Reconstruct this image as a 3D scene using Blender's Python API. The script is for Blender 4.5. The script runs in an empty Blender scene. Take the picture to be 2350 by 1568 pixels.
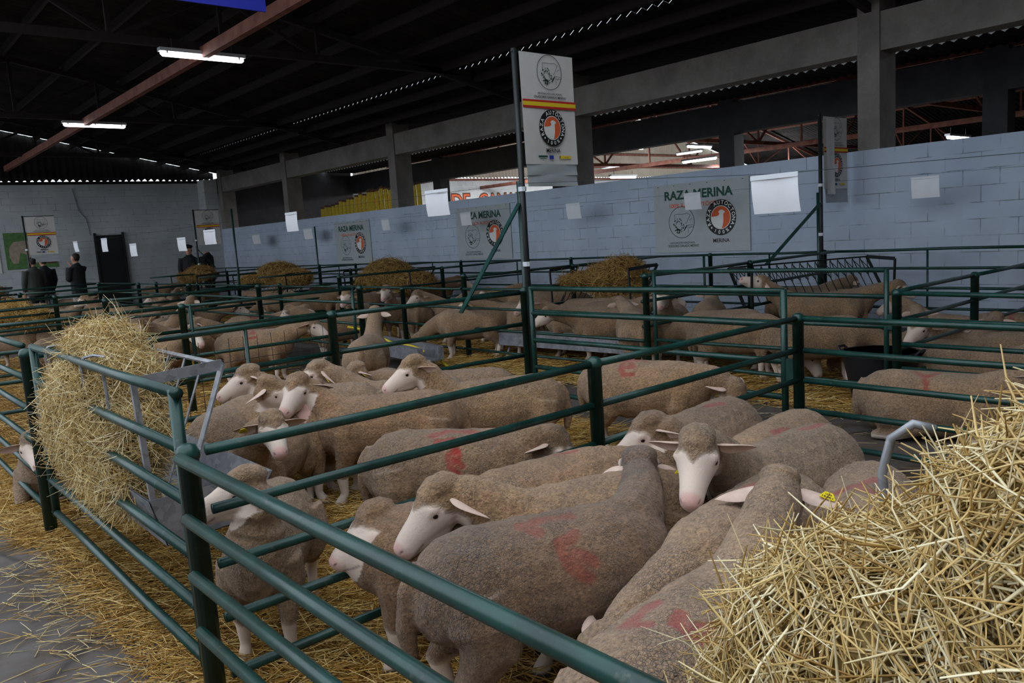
import bpy, math, random
import numpy as np
from mathutils import Vector, Matrix
random.seed(7); RNG = np.random.default_rng(7)
SC = bpy.context.scene
COL = SC.collection
R_ = math.radians

# ------------------------------------------------------------------ camera
F_PX, PIT, ROL, YAW, CAM_H = 1836.74, 0.133347, -0.0646818, -0.865064, 1.6
cp, sp, cy, sy = math.cos(PIT), math.sin(PIT), math.cos(YAW), math.sin(YAW)
_f = np.array([sy*cp, cy*cp, -sp]); _r = np.array([cy, -sy, 0.0]); _u = np.cross(_r, _f)
CR = math.cos(ROL)*_r + math.sin(ROL)*_u; CU = -math.sin(ROL)*_r + math.cos(ROL)*_u; CF = _f
cam_d = bpy.data.cameras.new('camera'); cam = bpy.data.objects.new('camera', cam_d); COL.objects.link(cam)
cam_d.sensor_width = 36.0; cam_d.lens = F_PX/2350*36.0; cam_d.clip_start = 0.05; cam_d.clip_end = 200
cam.matrix_world = Matrix(((CR[0], CU[0], -CF[0], 0), (CR[1], CU[1], -CF[1], 0), (CR[2], CU[2], -CF[2], CAM_H), (0, 0, 0, 1)))
SC.camera = cam
def ray(x, y): return CF + (x-1175)/F_PX*CR - (y-784)/F_PX*CU
def PZ(x, y, z=0.0):
    d = ray(x, y); t = (z-CAM_H)/d[2]; return np.array([0, 0, CAM_H]) + d*t

# ------------------------------------------------------------------ materials
def lin(c):
    return tuple((v/12.92 if v <= 0.04045 else ((v+0.055)/1.055)**2.4) for v in (x/255 for x in c))
class NT:
    def __init__(s, name):
        s.m = bpy.data.materials.new(name); s.m.use_nodes = True
        s.t = s.m.node_tree; s.b = s.t.nodes['Principled BSDF']; s.out = s.t.nodes['Material Output']
    def n(s, typ, **kw):
        nd = s.t.nodes.new(typ)
        for k, v in kw.items():
            if k.startswith('i_'):
                key = k[2:]; key = int(key) if key.isdigit() else key.replace('_', ' ')
                nd.inputs[key].default_value = v
            else: setattr(nd, k, v)
        return nd
    def l(s, a, b): s.t.links.new(a, b)
    def coord(s, kind='Object', scale=None):
        tc = s.n('ShaderNodeTexCoord'); o = tc.outputs[kind]
        if scale is not None:
            mp = s.n('ShaderNodeMapping'); mp.inputs['Scale'].default_value = scale; s.l(o, mp.inputs['Vector']); o = mp.outputs[0]
        return o
    def noise(s, vec, scale, detail=3, rough=0.55):
        nd = s.n('ShaderNodeTexNoise'); nd.inputs['Scale'].default_value = scale; nd.inputs['Detail'].default_value = detail
        nd.inputs['Roughness'].default_value = rough
        if vec is not None: s.l(vec, nd.inputs['Vector'])
        return nd.outputs['Fac']
    def ramp(s, fac, stops):
        nd = s.n('ShaderNodeValToRGB'); el = nd.color_ramp.elements
        while len(el) < len(stops): el.new(0.5)
        for e, (p, c) in zip(el, stops): e.position = p; e.color = (*c, 1) if len(c) == 3 else c
        s.l(fac, nd.inputs[0]); return nd.outputs[0]
    def mix(s, fac, a, b, mode='MIX'):
        nd = s.n('ShaderNodeMix', data_type='RGBA', blend_type=mode)
        for sock, v in ((nd.inputs[0], fac), (nd.inputs[6], a), (nd.inputs[7], b)):
            if isinstance(v, (int, float)): sock.default_value = v
            elif isinstance(v, tuple): sock.default_value = (*v, 1) if len(v) == 3 else v
            else: s.l(v, sock)
        return nd.outputs[2]
    def math(s, op, a, b=None, clamp=False):
        nd = s.n('ShaderNodeMath', operation=op); nd.use_clamp = clamp
        for i, v in enumerate((a, b)):
            if v is None: continue
            if isinstance(v, (int, float)): nd.inputs[i].default_value = v
            else: s.l(v, nd.inputs[i])
        return nd.outputs[0]
    def bump(s, h, strength=0.3, dist=0.01):
        nd = s.n('ShaderNodeBump'); nd.inputs['Strength'].default_value = strength; nd.inputs['Distance'].default_value = dist
        s.l(h, nd.inputs['Height']); s.l(nd.outputs[0], s.b.inputs['Normal'])
    def base(s, c, rough=0.8, metal=0.0, spec=None):
        if isinstance(c, tuple): s.b.inputs['Base Color'].default_value = (*c, 1)
        else: s.l(c, s.b.inputs['Base Color'])
        s.b.inputs['Roughness'].default_value = rough; s.b.inputs['Metallic'].default_value = metal
        if spec is not None: s.b.inputs['Specular IOR Level'].default_value = spec
        return s.m
def plain(name, rgb, rough=0.7, metal=0.0, var=0.0, vscale=8, spec=None):
    t = NT(name); c = lin(rgb)
    if var:
        f = t.noise(t.coord(), vscale, 4)
        c = t.ramp(f, [(0.3, tuple(v*(1-var) for v in c)), (0.7, tuple(min(1, v*(1+var)) for v in c))])
    return t.base(c, rough, metal, spec)

def m_green():
    t = NT('green paint'); o = t.coord('Object')
    f = t.noise(o, 9, 5); w = t.noise(o, 40, 4)
    c = t.ramp(f, [(0.35, lin((13, 44, 38))), (0.65, lin((20, 64, 56)))])
    k = t.ramp(t.math('MULTIPLY', t.noise(o, 14, 6, 0.7), w), [(0.33, (0, 0, 0)), (0.42, (1, 1, 1))])
    c = t.mix(t.math('MULTIPLY', k, 0.5), c, lin((92, 92, 86)))
    t.bump(w, 0.12, 0.004)
    return t.base(c, 0.36, 0.0)
def m_block(ca=(182, 188, 192), cb_=(214, 217, 218), name='white block wall'):
    t = NT(name); o = t.coord('Object')
    br = t.n('ShaderNodeTexBrick', offset=0.5); br.inputs['Scale'].default_value = 1.0
    br.inputs['Mortar Size'].default_value = 0.006; br.inputs['Mortar Smooth'].default_value = 0.3
    br.inputs['Brick Width'].default_value = 0.42; br.inputs['Row Height'].default_value = 0.205
    cr = t.n('ShaderNodeSeparateXYZ'); t.l(o, cr.inputs[0]); cb = t.n('ShaderNodeCombineXYZ')
    t.l(t.math('ADD', cr.outputs[0], cr.outputs[1]), cb.inputs[0]); t.l(cr.outputs[2], cb.inputs[1]); t.l(cb.outputs[0], br.inputs['Vector'])
    n1 = t.noise(o, 1.1, 5); n2 = t.noise(o, 22, 3)
    brk = t.ramp(t.noise(o, 4.5, 2), [(0.42, (0, 0, 0)), (0.62, (1, 1, 1))])
    c = t.ramp(n1, [(0.25, lin(ca)), (0.75, lin(cb_))])
    m = t.math('MULTIPLY', br.outputs['Fac'], t.math('MULTIPLY', brk, 0.75))
    c = t.mix(m, c, lin((96, 102, 104)))
    lo = t.n('ShaderNodeMapRange'); lo.inputs[1].default_value = 0.0; lo.inputs[2].default_value = 0.55; lo.inputs[3].default_value = 0.4; lo.inputs[4].default_value = 0.0
    t.l(cr.outputs[2], lo.inputs[0])
    c = t.mix(t.math('MULTIPLY', lo.outputs[0], t.noise(o, 3, 4)), c, lin((120, 112, 100)))
    t.bump(t.math('ADD', t.math('MULTIPLY', n2, 0.3), t.math('MULTIPLY', br.outputs['Fac'], -0.6)), 0.35, 0.006)
    return t.base(c, 0.85)
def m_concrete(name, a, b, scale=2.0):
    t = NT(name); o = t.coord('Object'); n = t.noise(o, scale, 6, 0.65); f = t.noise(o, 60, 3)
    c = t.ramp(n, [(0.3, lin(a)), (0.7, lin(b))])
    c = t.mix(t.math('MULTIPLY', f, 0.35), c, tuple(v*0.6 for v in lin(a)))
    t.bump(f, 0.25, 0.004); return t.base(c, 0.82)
def m_floor():
    t = NT('stained concrete floor'); o = t.coord('Object')
    n = t.noise(o, 1.1, 6, 0.65); n2 = t.noise(o, 4.0, 5, 0.6); f = t.noise(o, 70, 3)
    c = t.ramp(n, [(0.3, lin((74, 68, 66))), (0.7, lin((112, 104, 100)))])
    c = t.mix(t.ramp(n2, [(0.45, (0, 0, 0)), (0.62, (0.75, 0.75, 0.75))]), c, lin((70, 55, 42)))
    vo = t.n('ShaderNodeTexVoronoi', feature='DISTANCE_TO_EDGE'); vo.inputs['Scale'].default_value = 0.9
    wv = t.mix(0.25, o, t.n('ShaderNodeTexNoise').outputs['Color']); t.l(wv, vo.inputs['Vector'])
    c = t.mix(t.ramp(vo.outputs['Distance'], [(0.0, (0.7, 0.7, 0.7)), (0.012, (0, 0, 0))]), c, lin((40, 36, 34)))
    t.bump(t.math('ADD', f, n2), 0.2, 0.004)
    t.b.inputs['Specular IOR Level'].default_value = 0.35
    return t.base(c, 0.62)
def m_wool():
    t = NT('wool and skin'); o = t.coord('Object')
    vc = t.n('ShaderNodeVertexColor', layer_name='coat').outputs['Color']
    wl = t.n('ShaderNodeAttribute', attribute_name='wool').outputs['Fac']
    n = t.noise(o, 9, 4); fine = t.noise(o, 130, 3, 0.6)
    vo = t.n('ShaderNodeTexVoronoi', feature='DISTANCE_TO_EDGE'); vo.inputs['Scale'].default_value = 1.0
    tn = t.n('ShaderNodeTexNoise'); tn.inputs['Scale'].default_value = 16; tn.inputs['Detail'].default_value = 4; t.l(o, tn.inputs['Vector'])
    mp = t.n('ShaderNodeMapping'); mp.inputs['Scale'].default_value = (95, 95, 34); t.l(o, mp.inputs['Vector'])
    ad = t.n('ShaderNodeMix', data_type='RGBA', blend_type='ADD'); ad.inputs[0].default_value = 3.4
    t.l(mp.outputs[0], ad.inputs[6]); t.l(tn.outputs['Color'], ad.inputs[7]); t.l(ad.outputs[2], vo.inputs['Vector'])
    crack = t.ramp(vo.outputs['Distance'], [(0.0, (1, 1, 1)), (0.09, (0, 0, 0))])
    patch = t.ramp(t.noise(o, 5.0, 4), [(0.44, (0, 0, 0)), (0.68, (1, 1, 1))])
    ck = t.math('MULTIPLY', t.math('MULTIPLY', crack, patch), wl)
    curl = t.noise(o, 75, 4, 0.7)
    c = t.mix(t.math('MULTIPLY', wl, 0.45), vc, t.ramp(n, [(0.3, (0.50, 0.47, 0.44)), (0.7, (1.0, 0.98, 0.95))]), 'MULTIPLY')
    c = t.mix(t.math('MULTIPLY', wl, 0.8), c, t.ramp(curl, [(0.36, (0.42, 0.38, 0.35)), (0.58, (1, 1, 1))]), 'MULTIPLY')
    c = t.mix(t.math('MULTIPLY', wl, 0.5), c, t.ramp(fine, [(0.35, (0.5, 0.47, 0.45)), (0.6, (1, 1, 1))]), 'MULTIPLY')
    c = t.mix(t.math('MULTIPLY', ck, 0.6), c, (0.05, 0.033, 0.022))
    h = t.math('MULTIPLY', t.math('SUBTRACT', t.math('ADD', fine, t.math('MULTIPLY', curl, 1.6)), t.math('MULTIPLY', ck, 1.0)), t.math('ADD', wl, 0.10))
    t.bump(h, 0.8, 0.012)
    t.b.inputs['Sheen Weight'].default_value = 0.25; t.b.inputs['Sheen Roughness'].default_value = 0.6
    return t.base(c, 0.9, 0, 0.15)
def m_straw(name, cols, rough=0.55):
    t = NT(name); g = t.n('ShaderNodeNewGeometry')
    c = t.ramp(g.outputs['Random Per Island'], [(i/(len(cols)-1), lin(k)) for i, k in enumerate(cols)])
    return t.base(c, rough, 0, 0.3)
def m_bed(name, a, b, c3):
    t = NT(name); o = t.coord('Object')
    w = t.n('ShaderNodeTexVoronoi', feature='F1'); w.inputs['Scale'].default_value = 1.0
    tn = t.n('ShaderNodeTexNoise'); tn.inputs['Scale'].default_value = 3.5; t.l(o, tn.inputs['Vector'])
    ad = t.n('ShaderNodeMix', data_type='RGBA', blend_type='ADD'); ad.inputs[0].default_value = 6
    mp = t.n('ShaderNodeMapping'); mp.inputs['Scale'].default_value = (14, 90, 30); t.l(o, mp.inputs['Vector'])
    t.l(mp.outputs[0], ad.inputs[6]); t.l(tn.outputs['Color'], ad.inputs[7]); t.l(ad.outputs[2], w.inputs['Vector'])
    sp_ = t.n('ShaderNodeSeparateColor'); t.l(w.outputs['Color'], sp_.inputs[0])
    c = t.ramp(sp_.outputs[0], [(0.0, lin(a)), (0.5, lin(b)), (1.0, lin(c3))])
    big = t.noise(o, 2.3, 4)
    c = t.mix(t.ramp(big, [(0.4, (0, 0, 0)), (0.7, (0.7, 0.7, 0.7))]), c, tuple(v*0.5 for v in lin(a)))
    t.bump(w.outputs['Distance'], 0.9, 0.02); return t.base(c, 0.8, 0, 0.2)
def m_galv():
    t = NT('galvanised steel'); o = t.coord('Object')
    v = t.n('ShaderNodeTexVoronoi'); v.inputs['Scale'].default_value = 30; t.l(o, v.inputs['Vector'])
    sc = t.n('ShaderNodeSeparateColor'); t.l(v.outputs['Color'], sc.inputs[0])
    c = t.ramp(t.math('ADD', t.math('MULTIPLY', sc.outputs[0], 0.4), t.noise(o, 6, 4)), [(0.3, lin((116, 116, 120))), (0.9, lin((160, 160, 165)))])
    return t.base(c, 0.5, 0.45)
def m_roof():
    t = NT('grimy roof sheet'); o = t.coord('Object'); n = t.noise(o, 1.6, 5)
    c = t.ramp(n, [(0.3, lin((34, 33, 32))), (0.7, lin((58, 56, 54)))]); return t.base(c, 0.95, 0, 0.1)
def m_rust():
    t = NT('red oxide steel'); o = t.coord('Object'); n = t.noise(o, 5, 5)
    c = t.ramp(n, [(0.3, lin((112, 62, 50))), (0.7, lin((150, 98, 82)))]); return t.base(c, 0.7)
def m_emit(name, rgb, s):
    t = NT(name); t.b.inputs['Base Color'].default_value = (0.8, 0.8, 0.8, 1)
    t.b.inputs['Emission Color'].default_value = (*rgb, 1); t.b.inputs['Emission Strength'].default_value = s; return t.m
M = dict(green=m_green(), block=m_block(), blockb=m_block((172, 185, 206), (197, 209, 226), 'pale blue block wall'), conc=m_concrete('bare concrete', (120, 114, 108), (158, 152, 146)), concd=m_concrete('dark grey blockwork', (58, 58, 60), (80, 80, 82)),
  dkrust=plain('dark rusty steel', (36, 27, 25), 0.85, var=0.2), floor=m_floor(), wool=m_wool(), galv=m_galv(), roof=m_roof(), rust=m_rust(),
  straw=m_straw('golden straw', [(124, 84, 30), (182, 136, 58), (214, 172, 92), (236, 208, 142), (158, 112, 44), (200, 156, 76)]),
  hay=m_straw('pale straw', [(150, 112, 54), (208, 176, 112), (226, 200, 142), (242, 228, 190), (186, 148, 84), (216, 186, 124)]),
  haydk=m_straw('brown hay', [(120, 84, 40), (176, 136, 74), (204, 170, 104), (150, 110, 56)]),
  bed=m_bed('straw mat', (92, 60, 20), (152, 110, 46), (190, 150, 80)), haycore=m_bed('matted hay', (110, 82, 38), (160, 128, 72), (196, 168, 110)),
  haycored=m_bed('matted brown hay', (62, 44, 20), (98, 74, 38), (128, 98, 52)),
  ear=plain('ear skin', (205, 176, 160), 0.6, var=0.12, vscale=30), eye=plain('eye', (26, 20, 16), 0.15), yellow=plain('yellow tag', (236, 208, 30), 0.45),
  black=plain('black print', (22, 22, 24), 0.6), white=plain('white print', (232, 232, 228), 0.7), dgreen=plain('dark green print', (20, 74, 58), 0.7),
  orange=plain('orange print', (226, 98, 52), 0.7), redp=plain('red print', (200, 44, 38), 0.7), yel=plain('yellow print', (240, 206, 40), 0.7),
  blue=plain('blue print', (30, 60, 160), 0.7), vinyl=plain('white vinyl', (218, 214, 210), 0.6, var=0.04), vinylg=plain('grey white vinyl', (176, 182, 184), 0.6, var=0.04),
  paper=plain('white paper', (238, 238, 244), 0.7, var=0.03), plastic=plain('clear sleeve', (214, 216, 222), 0.2), navy=plain('blue cloth', (38, 48, 176), 0.8),
  dark=plain('dark painted steel', (26, 30, 30), 0.5, var=0.2), tub=plain('black rubber', (24, 24, 30), 0.55), ypaint=plain('yellow painted board', (206, 176, 40), 0.7, var=0.2),
  brown=plain('weathered wood end', (96, 66, 48), 0.9, var=0.2), hose=plain('yellow hose', (226, 196, 40), 0.4), doorm=plain('dark door paint', (22, 28, 28), 0.5, var=0.1),
  skin=plain('skin', (190, 138, 114), 0.6), hair=plain('dark hair', (34, 26, 22), 0.7), grass=plain('printed grass', (86, 124, 70), 0.7, var=0.25), fleecep=plain('printed fleece', (170, 152, 134), 0.7, var=0.15),
  tape=plain('clear tape', (220, 224, 230), 0.15), grayp=plain('grey print', (110, 120, 118), 0.7),
  lamp=m_emit('fluorescent tube', (0.93, 0.97, 1.0), 6.0), lampbody=plain('lamp housing', (190, 192, 196), 0.4))
def cloth(name, rgb): 
    if name not in M: M[name] = plain(name, rgb, 0.85, var=0.12)
    return M[name]

# ------------------------------------------------------------------ mesh helpers
class MB:
    def __init__(s): s.v = []; s.f = []
    def add(s, vs, fs):
        o = len(s.v); s.v.extend([tuple(map(float, p)) for p in vs]); s.f.extend([tuple(i+o for i in f) for f in fs])
    def tube(s, pts, rad, n=8, caps=True, up=None):
        pts = [np.array(p, float) for p in pts]; k = len(pts)
        if not hasattr(rad, '__len__'): rad = [rad]*k
        V = []; prev = None
        for i, p in enumerate(pts):
            d = pts[min(i+1, k-1)] - pts[max(i-1, 0)]; d = d/(np.linalg.norm(d)+1e-9)
            if up is not None:
                a = np.cross(np.array(up, float), d)
                if np.linalg.norm(a) < 1e-4: a = np.cross((1.0, 0.0, 0.0), d)
            elif prev is None:
                a = np.cross((0, 0, 1.0), d)
                if np.linalg.norm(a) < 0.05: a = np.cross((0, 1.0, 0), d)
            else: a = prev - d*(prev@d)
            a = a/np.linalg.norm(a); prev = a; b = np.cross(d, a)
            ra, rb = rad[i] if hasattr(rad[i], '__len__') else (rad[i], rad[i])
            for j in range(n):
                th = 2*math.pi*j/n; V.append(p + a*ra*math.cos(th) + b*rb*math.sin(th))
        Fs = [(i*n+j, i*n+(j+1) % n, (i+1)*n+(j+1) % n, (i+1)*n+j) for i in range(k-1) for j in range(n)]
        if caps: Fs += [tuple(range(n))[::-1], tuple(range((k-1)*n, k*n))]
        s.add(V, Fs); return s
    def box(s, c, size, rz=0.0, M3=None):
        hx, hy, hz = (q/2 for q in size); V = [np.array((a*hx, b*hy, d*hz)) for a in (-1, 1) for b in (-1, 1) for d in (-1, 1)]
        if M3 is not None: V = [M3 @ v for v in V]
        elif rz:
            ca, sa = math.cos(rz), math.sin(rz); V = [np.array((v[0]*ca-v[1]*sa, v[0]*sa+v[1]*ca, v[2])) for v in V]
        s.add([v+np.array(c, float) for v in V], [(0, 1, 3, 2), (4, 6, 7, 5), (0, 4, 5, 1), (2, 3, 7, 6), (0, 2, 6, 4), (1, 5, 7, 3)]); return s
    def beam(s, a, b, w, h):
        a = np.array(a, float); b = np.array(b, float); d = b-a; L = np.linalg.norm(d); d /= L
        x = np.cross(d, (0, 0, 1.0)); 
        if np.linalg.norm(x) < 1e-4: x = np.array((1.0, 0, 0))
        x /= np.linalg.norm(x); y = np.cross(x, d)
        s.box((a+b)/2, (w, L, h), M3=np.array([x, d, y]).T); return s
    def poly(s, pts): s.add(pts, [tuple(range(len(pts)))]); return s
    def build(s, name, mat, parent=None, smooth=False, loc=None, rz=None):
        me = bpy.data.meshes.new(name); me.from_pydata(s.v, [], s.f); me.update()
        if mat is not None: me.materials.append(mat)
        if smooth: me.polygons.foreach_set('use_smooth', [True]*len(me.polygons))
        return link(name, me, parent, loc, rz)
def link(name, me, parent=None, loc=None, rz=None):
    o = bpy.data.objects.new(name, me); COL.objects.link(o)
    if parent is not None: o.parent = parent
    if loc is not None: o.location = tuple(map(float, loc))
    if rz is not None: o.rotation_euler = (0, 0, rz)
    return o
def tag(o, label=None, cat=None, group=None, kind=None):
    if label: o['label'] = label
    if cat: o['category'] = cat
    if group: o['group'] = group
    if kind: o['kind'] = kind
    return o
def empty(name, loc, rz=0.0):
    o = bpy.data.objects.new(name, None); COL.objects.link(o); o.location = tuple(map(float, loc)); o.rotation_euler = (0, 0, rz)
    o.empty_display_size = 0.1; return o
def copy_tree(o, parent=None):
    c = o.copy(); COL.objects.link(c)
    if parent is not None: c.parent = parent
    for ch in list(o.children): copy_tree(ch, c)
    return c
def struct(o, label=None):
    o['kind'] = 'structure'
    if label: o['label'] = label
    return o
def raw_mesh(name, V, Q, mat, smooth=False):
    """fast mesh from numpy arrays (all quads)"""
    me = bpy.data.meshes.new(name); V = np.asarray(V, np.float32); Q = np.asarray(Q, np.int32)
    me.vertices.add(len(V)); me.vertices.foreach_set('co', V.ravel()); me.loops.add(Q.size); me.loops.foreach_set('vertex_index', Q.ravel())
    k = Q.shape[1]; me.polygons.add(len(Q)); me.polygons.foreach_set('loop_start', np.arange(0, Q.size, k, dtype=np.int32))
    me.update(calc_edges=True); me.validate(); me.materials.append(mat)
    if smooth: me.polygons.foreach_set('use_smooth', [True]*len(me.polygons))
    return me
def stalks(P, D, L, W, bend=0.15, seg=2):
    """triangular-section straws: P start, D unit direction, L length, W radius -> verts, quads"""
    n = len(P); P = np.asarray(P, float); D = np.asarray(D, float)
    A = np.cross(D, RNG.normal(size=(n, 3))); A /= np.linalg.norm(A, axis=1, keepdims=True)+1e-9; B = np.cross(D, A)
    V = np.zeros((n, seg+1, 3, 3))
    for i in range(seg+1):
        t = i/seg; c = P + D*(L*t)[:, None] + A*(L*bend*RNG.uniform(-1, 1, n)*(1 if i else 0)*t)[:, None] if i == seg else P + D*(L*t)[:, None]
        w = W*(1.0 if i < seg else 0.6)
        for j in range(3):
            th = 2*math.pi*j/3; V[:, i, j] = c + A*(w*math.cos(th))[:, None] + B*(w*math.sin(th))[:, None]
    base = (np.arange(n)*(seg+1)*3)[:, None]; Q = []
    for i in range(seg):
        for j in range(3):
            q = np.array([i*3+j, i*3+(j+1) % 3, (i+1)*3+(j+1) % 3, (i+1)*3+j]); Q.append(base+q[None])
    return V.reshape(-1, 3), np.concatenate(Q).reshape(-1, 4)
_tc = {}
def text_geo(s, size=1.0, bold=0.0, cx='CENTER', sx=1.0):
    """letters as flat geometry in the xy plane; returns verts, faces"""
    key = (s, bold, cx)
    if key not in _tc:
        cu = bpy.data.curves.new('t', 'FONT'); cu.body = s; cu.size = 1.0; cu.align_x = cx; cu.align_y = 'CENTER'; cu.offset = bold; cu.resolution_u = 3
        ob = bpy.data.objects.new('t', cu); COL.objects.link(ob); bpy.context.view_layer.update()
        me = bpy.data.meshes.new_from_object(ob.evaluated_get(bpy.context.evaluated_depsgraph_get()))
        _tc[key] = ([tuple(v.co) for v in me.vertices], [tuple(p.vertices) for p in me.polygons])
        bpy.data.objects.remove(ob); bpy.data.curves.remove(cu); bpy.data.meshes.remove(me)
    V, Fc = _tc[key]; return [(x*size*sx, y*size, 0.0) for x, y, z in V], Fc
SKY, EXPO = 1.6, 0.45
# ------------------------------------------------------------------ the halls
def sbox(name, x0, x1, y0, y1, z0, z1, mat, label=None):
    c = ((x0+x1)/2, (y0+y1)/2, (z0+z1)/2)
    return struct(MB().box((0, 0, 0), (x1-x0, y1-y0, z1-z0)).build(name, mat, loc=c), label)
XL, XR, YF, YB = -29.0, 7.0, -8.0, 11.0
struct(MB().box((0, 0, -0.1), (60, 72, 0.2)).build('floor', M['floor'], loc=(-10, 18, 0)), 'stained concrete floor of the livestock hall')
struct(MB().box((0, 0, 0), (33.0, 0.2, 2.42)).build('wall_back', M['blockb'], loc=(-12.5, 11.1, 1.21)), 'long white painted block wall behind the pens')
struct(MB().box((0, 0, 0), (0.2, 19.4, 4.08)).build('wall_left', M['block'], loc=(-29.1, 1.7, 2.04)), 'white painted block end wall at the far end')
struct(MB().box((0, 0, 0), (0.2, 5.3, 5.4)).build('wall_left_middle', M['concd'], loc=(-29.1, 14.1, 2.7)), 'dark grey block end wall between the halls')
struct(MB().box((0, 0, 0), (0.2, 30.2, 4.1)).build('wall_left_second', M['block'], loc=(-29.1, 31.9, 2.05)), 'brightly lit white end wall of the second hall')
sbox('light_block_right', 7.0, 7.2, -8, 47, 0, 8.5, M['conc']); sbox('wall_rear', -29, 7, 47, 47.2, 0, 6.5, M['conc'])  # the right one is unseen, added to control the world light
sbox('trim_pier', -29.0, -28.35, 10.55, 11.0, 0, 4.15, M['block'], 'white painted corner pier at the end of the block wall')
for k, (xa, lab) in enumerate(((-5.35, 'grey concrete column rising above the right part of the wall'), (-11.05, 'grey concrete column behind the tall banner'), (-17.2, 'grey concrete column above the yellow boards'),
        (-23.2, 'grey concrete column at the dark end of the opening'), (-28.3, 'grey concrete column beside the white corner pier'))):
    sbox('column', xa, xa+0.30, 11.02, 11.5, 2.40 if xa > -28 else 2.40, 4.5, M['conc'], lab)
for xa in (-5.75, -11.5, -17.3, -23.3):
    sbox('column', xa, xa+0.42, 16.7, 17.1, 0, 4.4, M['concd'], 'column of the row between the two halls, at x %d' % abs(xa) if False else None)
sbox('beam', -29, 7, 11.05, 11.4, 3.70, 4.2, M['conc'], 'long concrete beam carried by the columns above the white wall')
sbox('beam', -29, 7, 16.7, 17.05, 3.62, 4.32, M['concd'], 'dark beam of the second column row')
def corr_roof(name, x0, x1, y0, z0, y1, z1, mat, per=0.2, amp=0.03, along='x'):
    """corrugated sheet; ridges run from (y0,z0) to (y1,z1), profile along x"""
    n = int((x1-x0)/per*4)+1; xs = np.linspace(x0, x1, n); dz = amp*np.sin((xs-x0)/per*2*math.pi)
    V = np.concatenate([np.stack([xs, np.full(n, y0), z0+dz], 1), np.stack([xs, np.full(n, y1), z1+dz], 1)])
    i = np.arange(n-1); Q = np.stack([i, i+1, i+1+n, i+n], 1)
    return struct(link(name, raw_mesh(name, V, Q, mat, True)))
def corr_gable(name, x, y0, y1, z0, zf, mat, per=0.2, amp=0.03):
    n = int((y1-y0)/per*4)+1; ys = np.linspace(y0, y1, n); dx = amp*np.sin((ys-y0)/per*2*math.pi)
    zb = z0 - 0.05 + 0.045*np.sin(ys*31.4+0.6*np.sin(ys*3.1)) + 0.02*np.sin(ys*2.3)
    V = np.concatenate([np.stack([x+dx, ys, zb], 1), np.stack([x+dx, ys, np.array([zf(y) for y in ys])], 1)])
    i = np.arange(n-1); Q = np.stack([i, i+1, i+1+n, i+n], 1)
    return struct(link(name, raw_mesh(name, V, Q, mat, True)))
RZ = lambda y: 4.45 + 0.2*(11.2-y) if y > 3 else 6.09 - 0.2*(3-y)
R2 = lambda y: 4.5 + 0.23*(y-16.9) if y < 32 else 7.97 - 0.23*(y-32)
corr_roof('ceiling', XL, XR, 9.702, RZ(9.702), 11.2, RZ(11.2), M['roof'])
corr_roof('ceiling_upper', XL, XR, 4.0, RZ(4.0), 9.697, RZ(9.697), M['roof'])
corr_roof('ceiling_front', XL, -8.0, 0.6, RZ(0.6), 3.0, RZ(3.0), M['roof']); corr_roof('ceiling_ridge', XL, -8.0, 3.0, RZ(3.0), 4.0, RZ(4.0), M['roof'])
sbox('light_block_front', -8, 7, -8.2, -8.0, 0, 4.0, M['conc'])  # unseen, added behind the camera to block low-angle sky light
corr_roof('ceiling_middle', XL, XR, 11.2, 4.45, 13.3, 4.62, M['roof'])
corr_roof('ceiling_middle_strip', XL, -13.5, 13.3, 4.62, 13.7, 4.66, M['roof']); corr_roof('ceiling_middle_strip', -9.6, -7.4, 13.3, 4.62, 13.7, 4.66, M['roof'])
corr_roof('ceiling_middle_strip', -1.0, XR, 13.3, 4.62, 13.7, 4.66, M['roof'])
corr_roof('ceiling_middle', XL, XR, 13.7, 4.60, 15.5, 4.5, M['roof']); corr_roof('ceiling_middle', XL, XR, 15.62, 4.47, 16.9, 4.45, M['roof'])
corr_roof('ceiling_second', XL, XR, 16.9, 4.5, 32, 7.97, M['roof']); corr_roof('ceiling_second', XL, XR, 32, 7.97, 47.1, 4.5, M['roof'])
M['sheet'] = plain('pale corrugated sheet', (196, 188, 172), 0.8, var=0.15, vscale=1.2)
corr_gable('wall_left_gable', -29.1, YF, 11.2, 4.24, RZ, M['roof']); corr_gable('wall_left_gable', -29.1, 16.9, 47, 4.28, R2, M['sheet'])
sbox('trim_lintel', -29.15, -28.95, YF, 11, 4.08, 4.17, M['roof']); sbox('trim_lintel', -29.15, -28.95, 16.9, 47, 4.1, 4.2, M['rust'])
for y in (10.6, 9.95, 9.2, 8.4, 7.5, 6.6, 5.6, 4.5, 3.4, 2.0, 0.6, -0.8):
    struct(MB().box((0, 0, 0), (36, 0.06, 0.14) if y > 4 else (21, 0.06, 0.14)).build('purlin', M['dkrust'], loc=(-11 if y > 4 else -18.5, y, RZ(y)-0.13)))
def truss(x, y0, y1, zb, zt, step, mat, name='roof_truss', s=0.07):
    m = MB(); m.beam((0, y0, zb), (0, y1, zb), s*1.3, s*1.6); ys = np.arange(y0+0.3, y1-0.2, step)
    top = lambda y: zt(y)-0.22
    pk = max(ys, key=top)
    m.beam((0, y0, top(y0)), (0, pk, top(pk)), s*1.3, s*1.5); m.beam((0, pk, top(pk)), (0, y1, top(y1)), s*1.3, s*1.5)
    for i, y in enumerate(ys):
        m.beam((0, y, zb), (0, y, top(y)), s*0.8, s*0.8)
        if i+1 < len(ys): m.beam((0, y, zb if i % 2 else top(y)), (0, ys[i+1], top(ys[i+1]) if i % 2 else zb), s*0.8, s*0.8)
    return struct(m.build(name, mat, loc=(x, 0, 0)))
for x in (1.8, -5.2, -12.3, -19.3, -26.0): truss(x, YF, 11.1, 4.66, RZ, 1.6, M['dkrust'])
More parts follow.
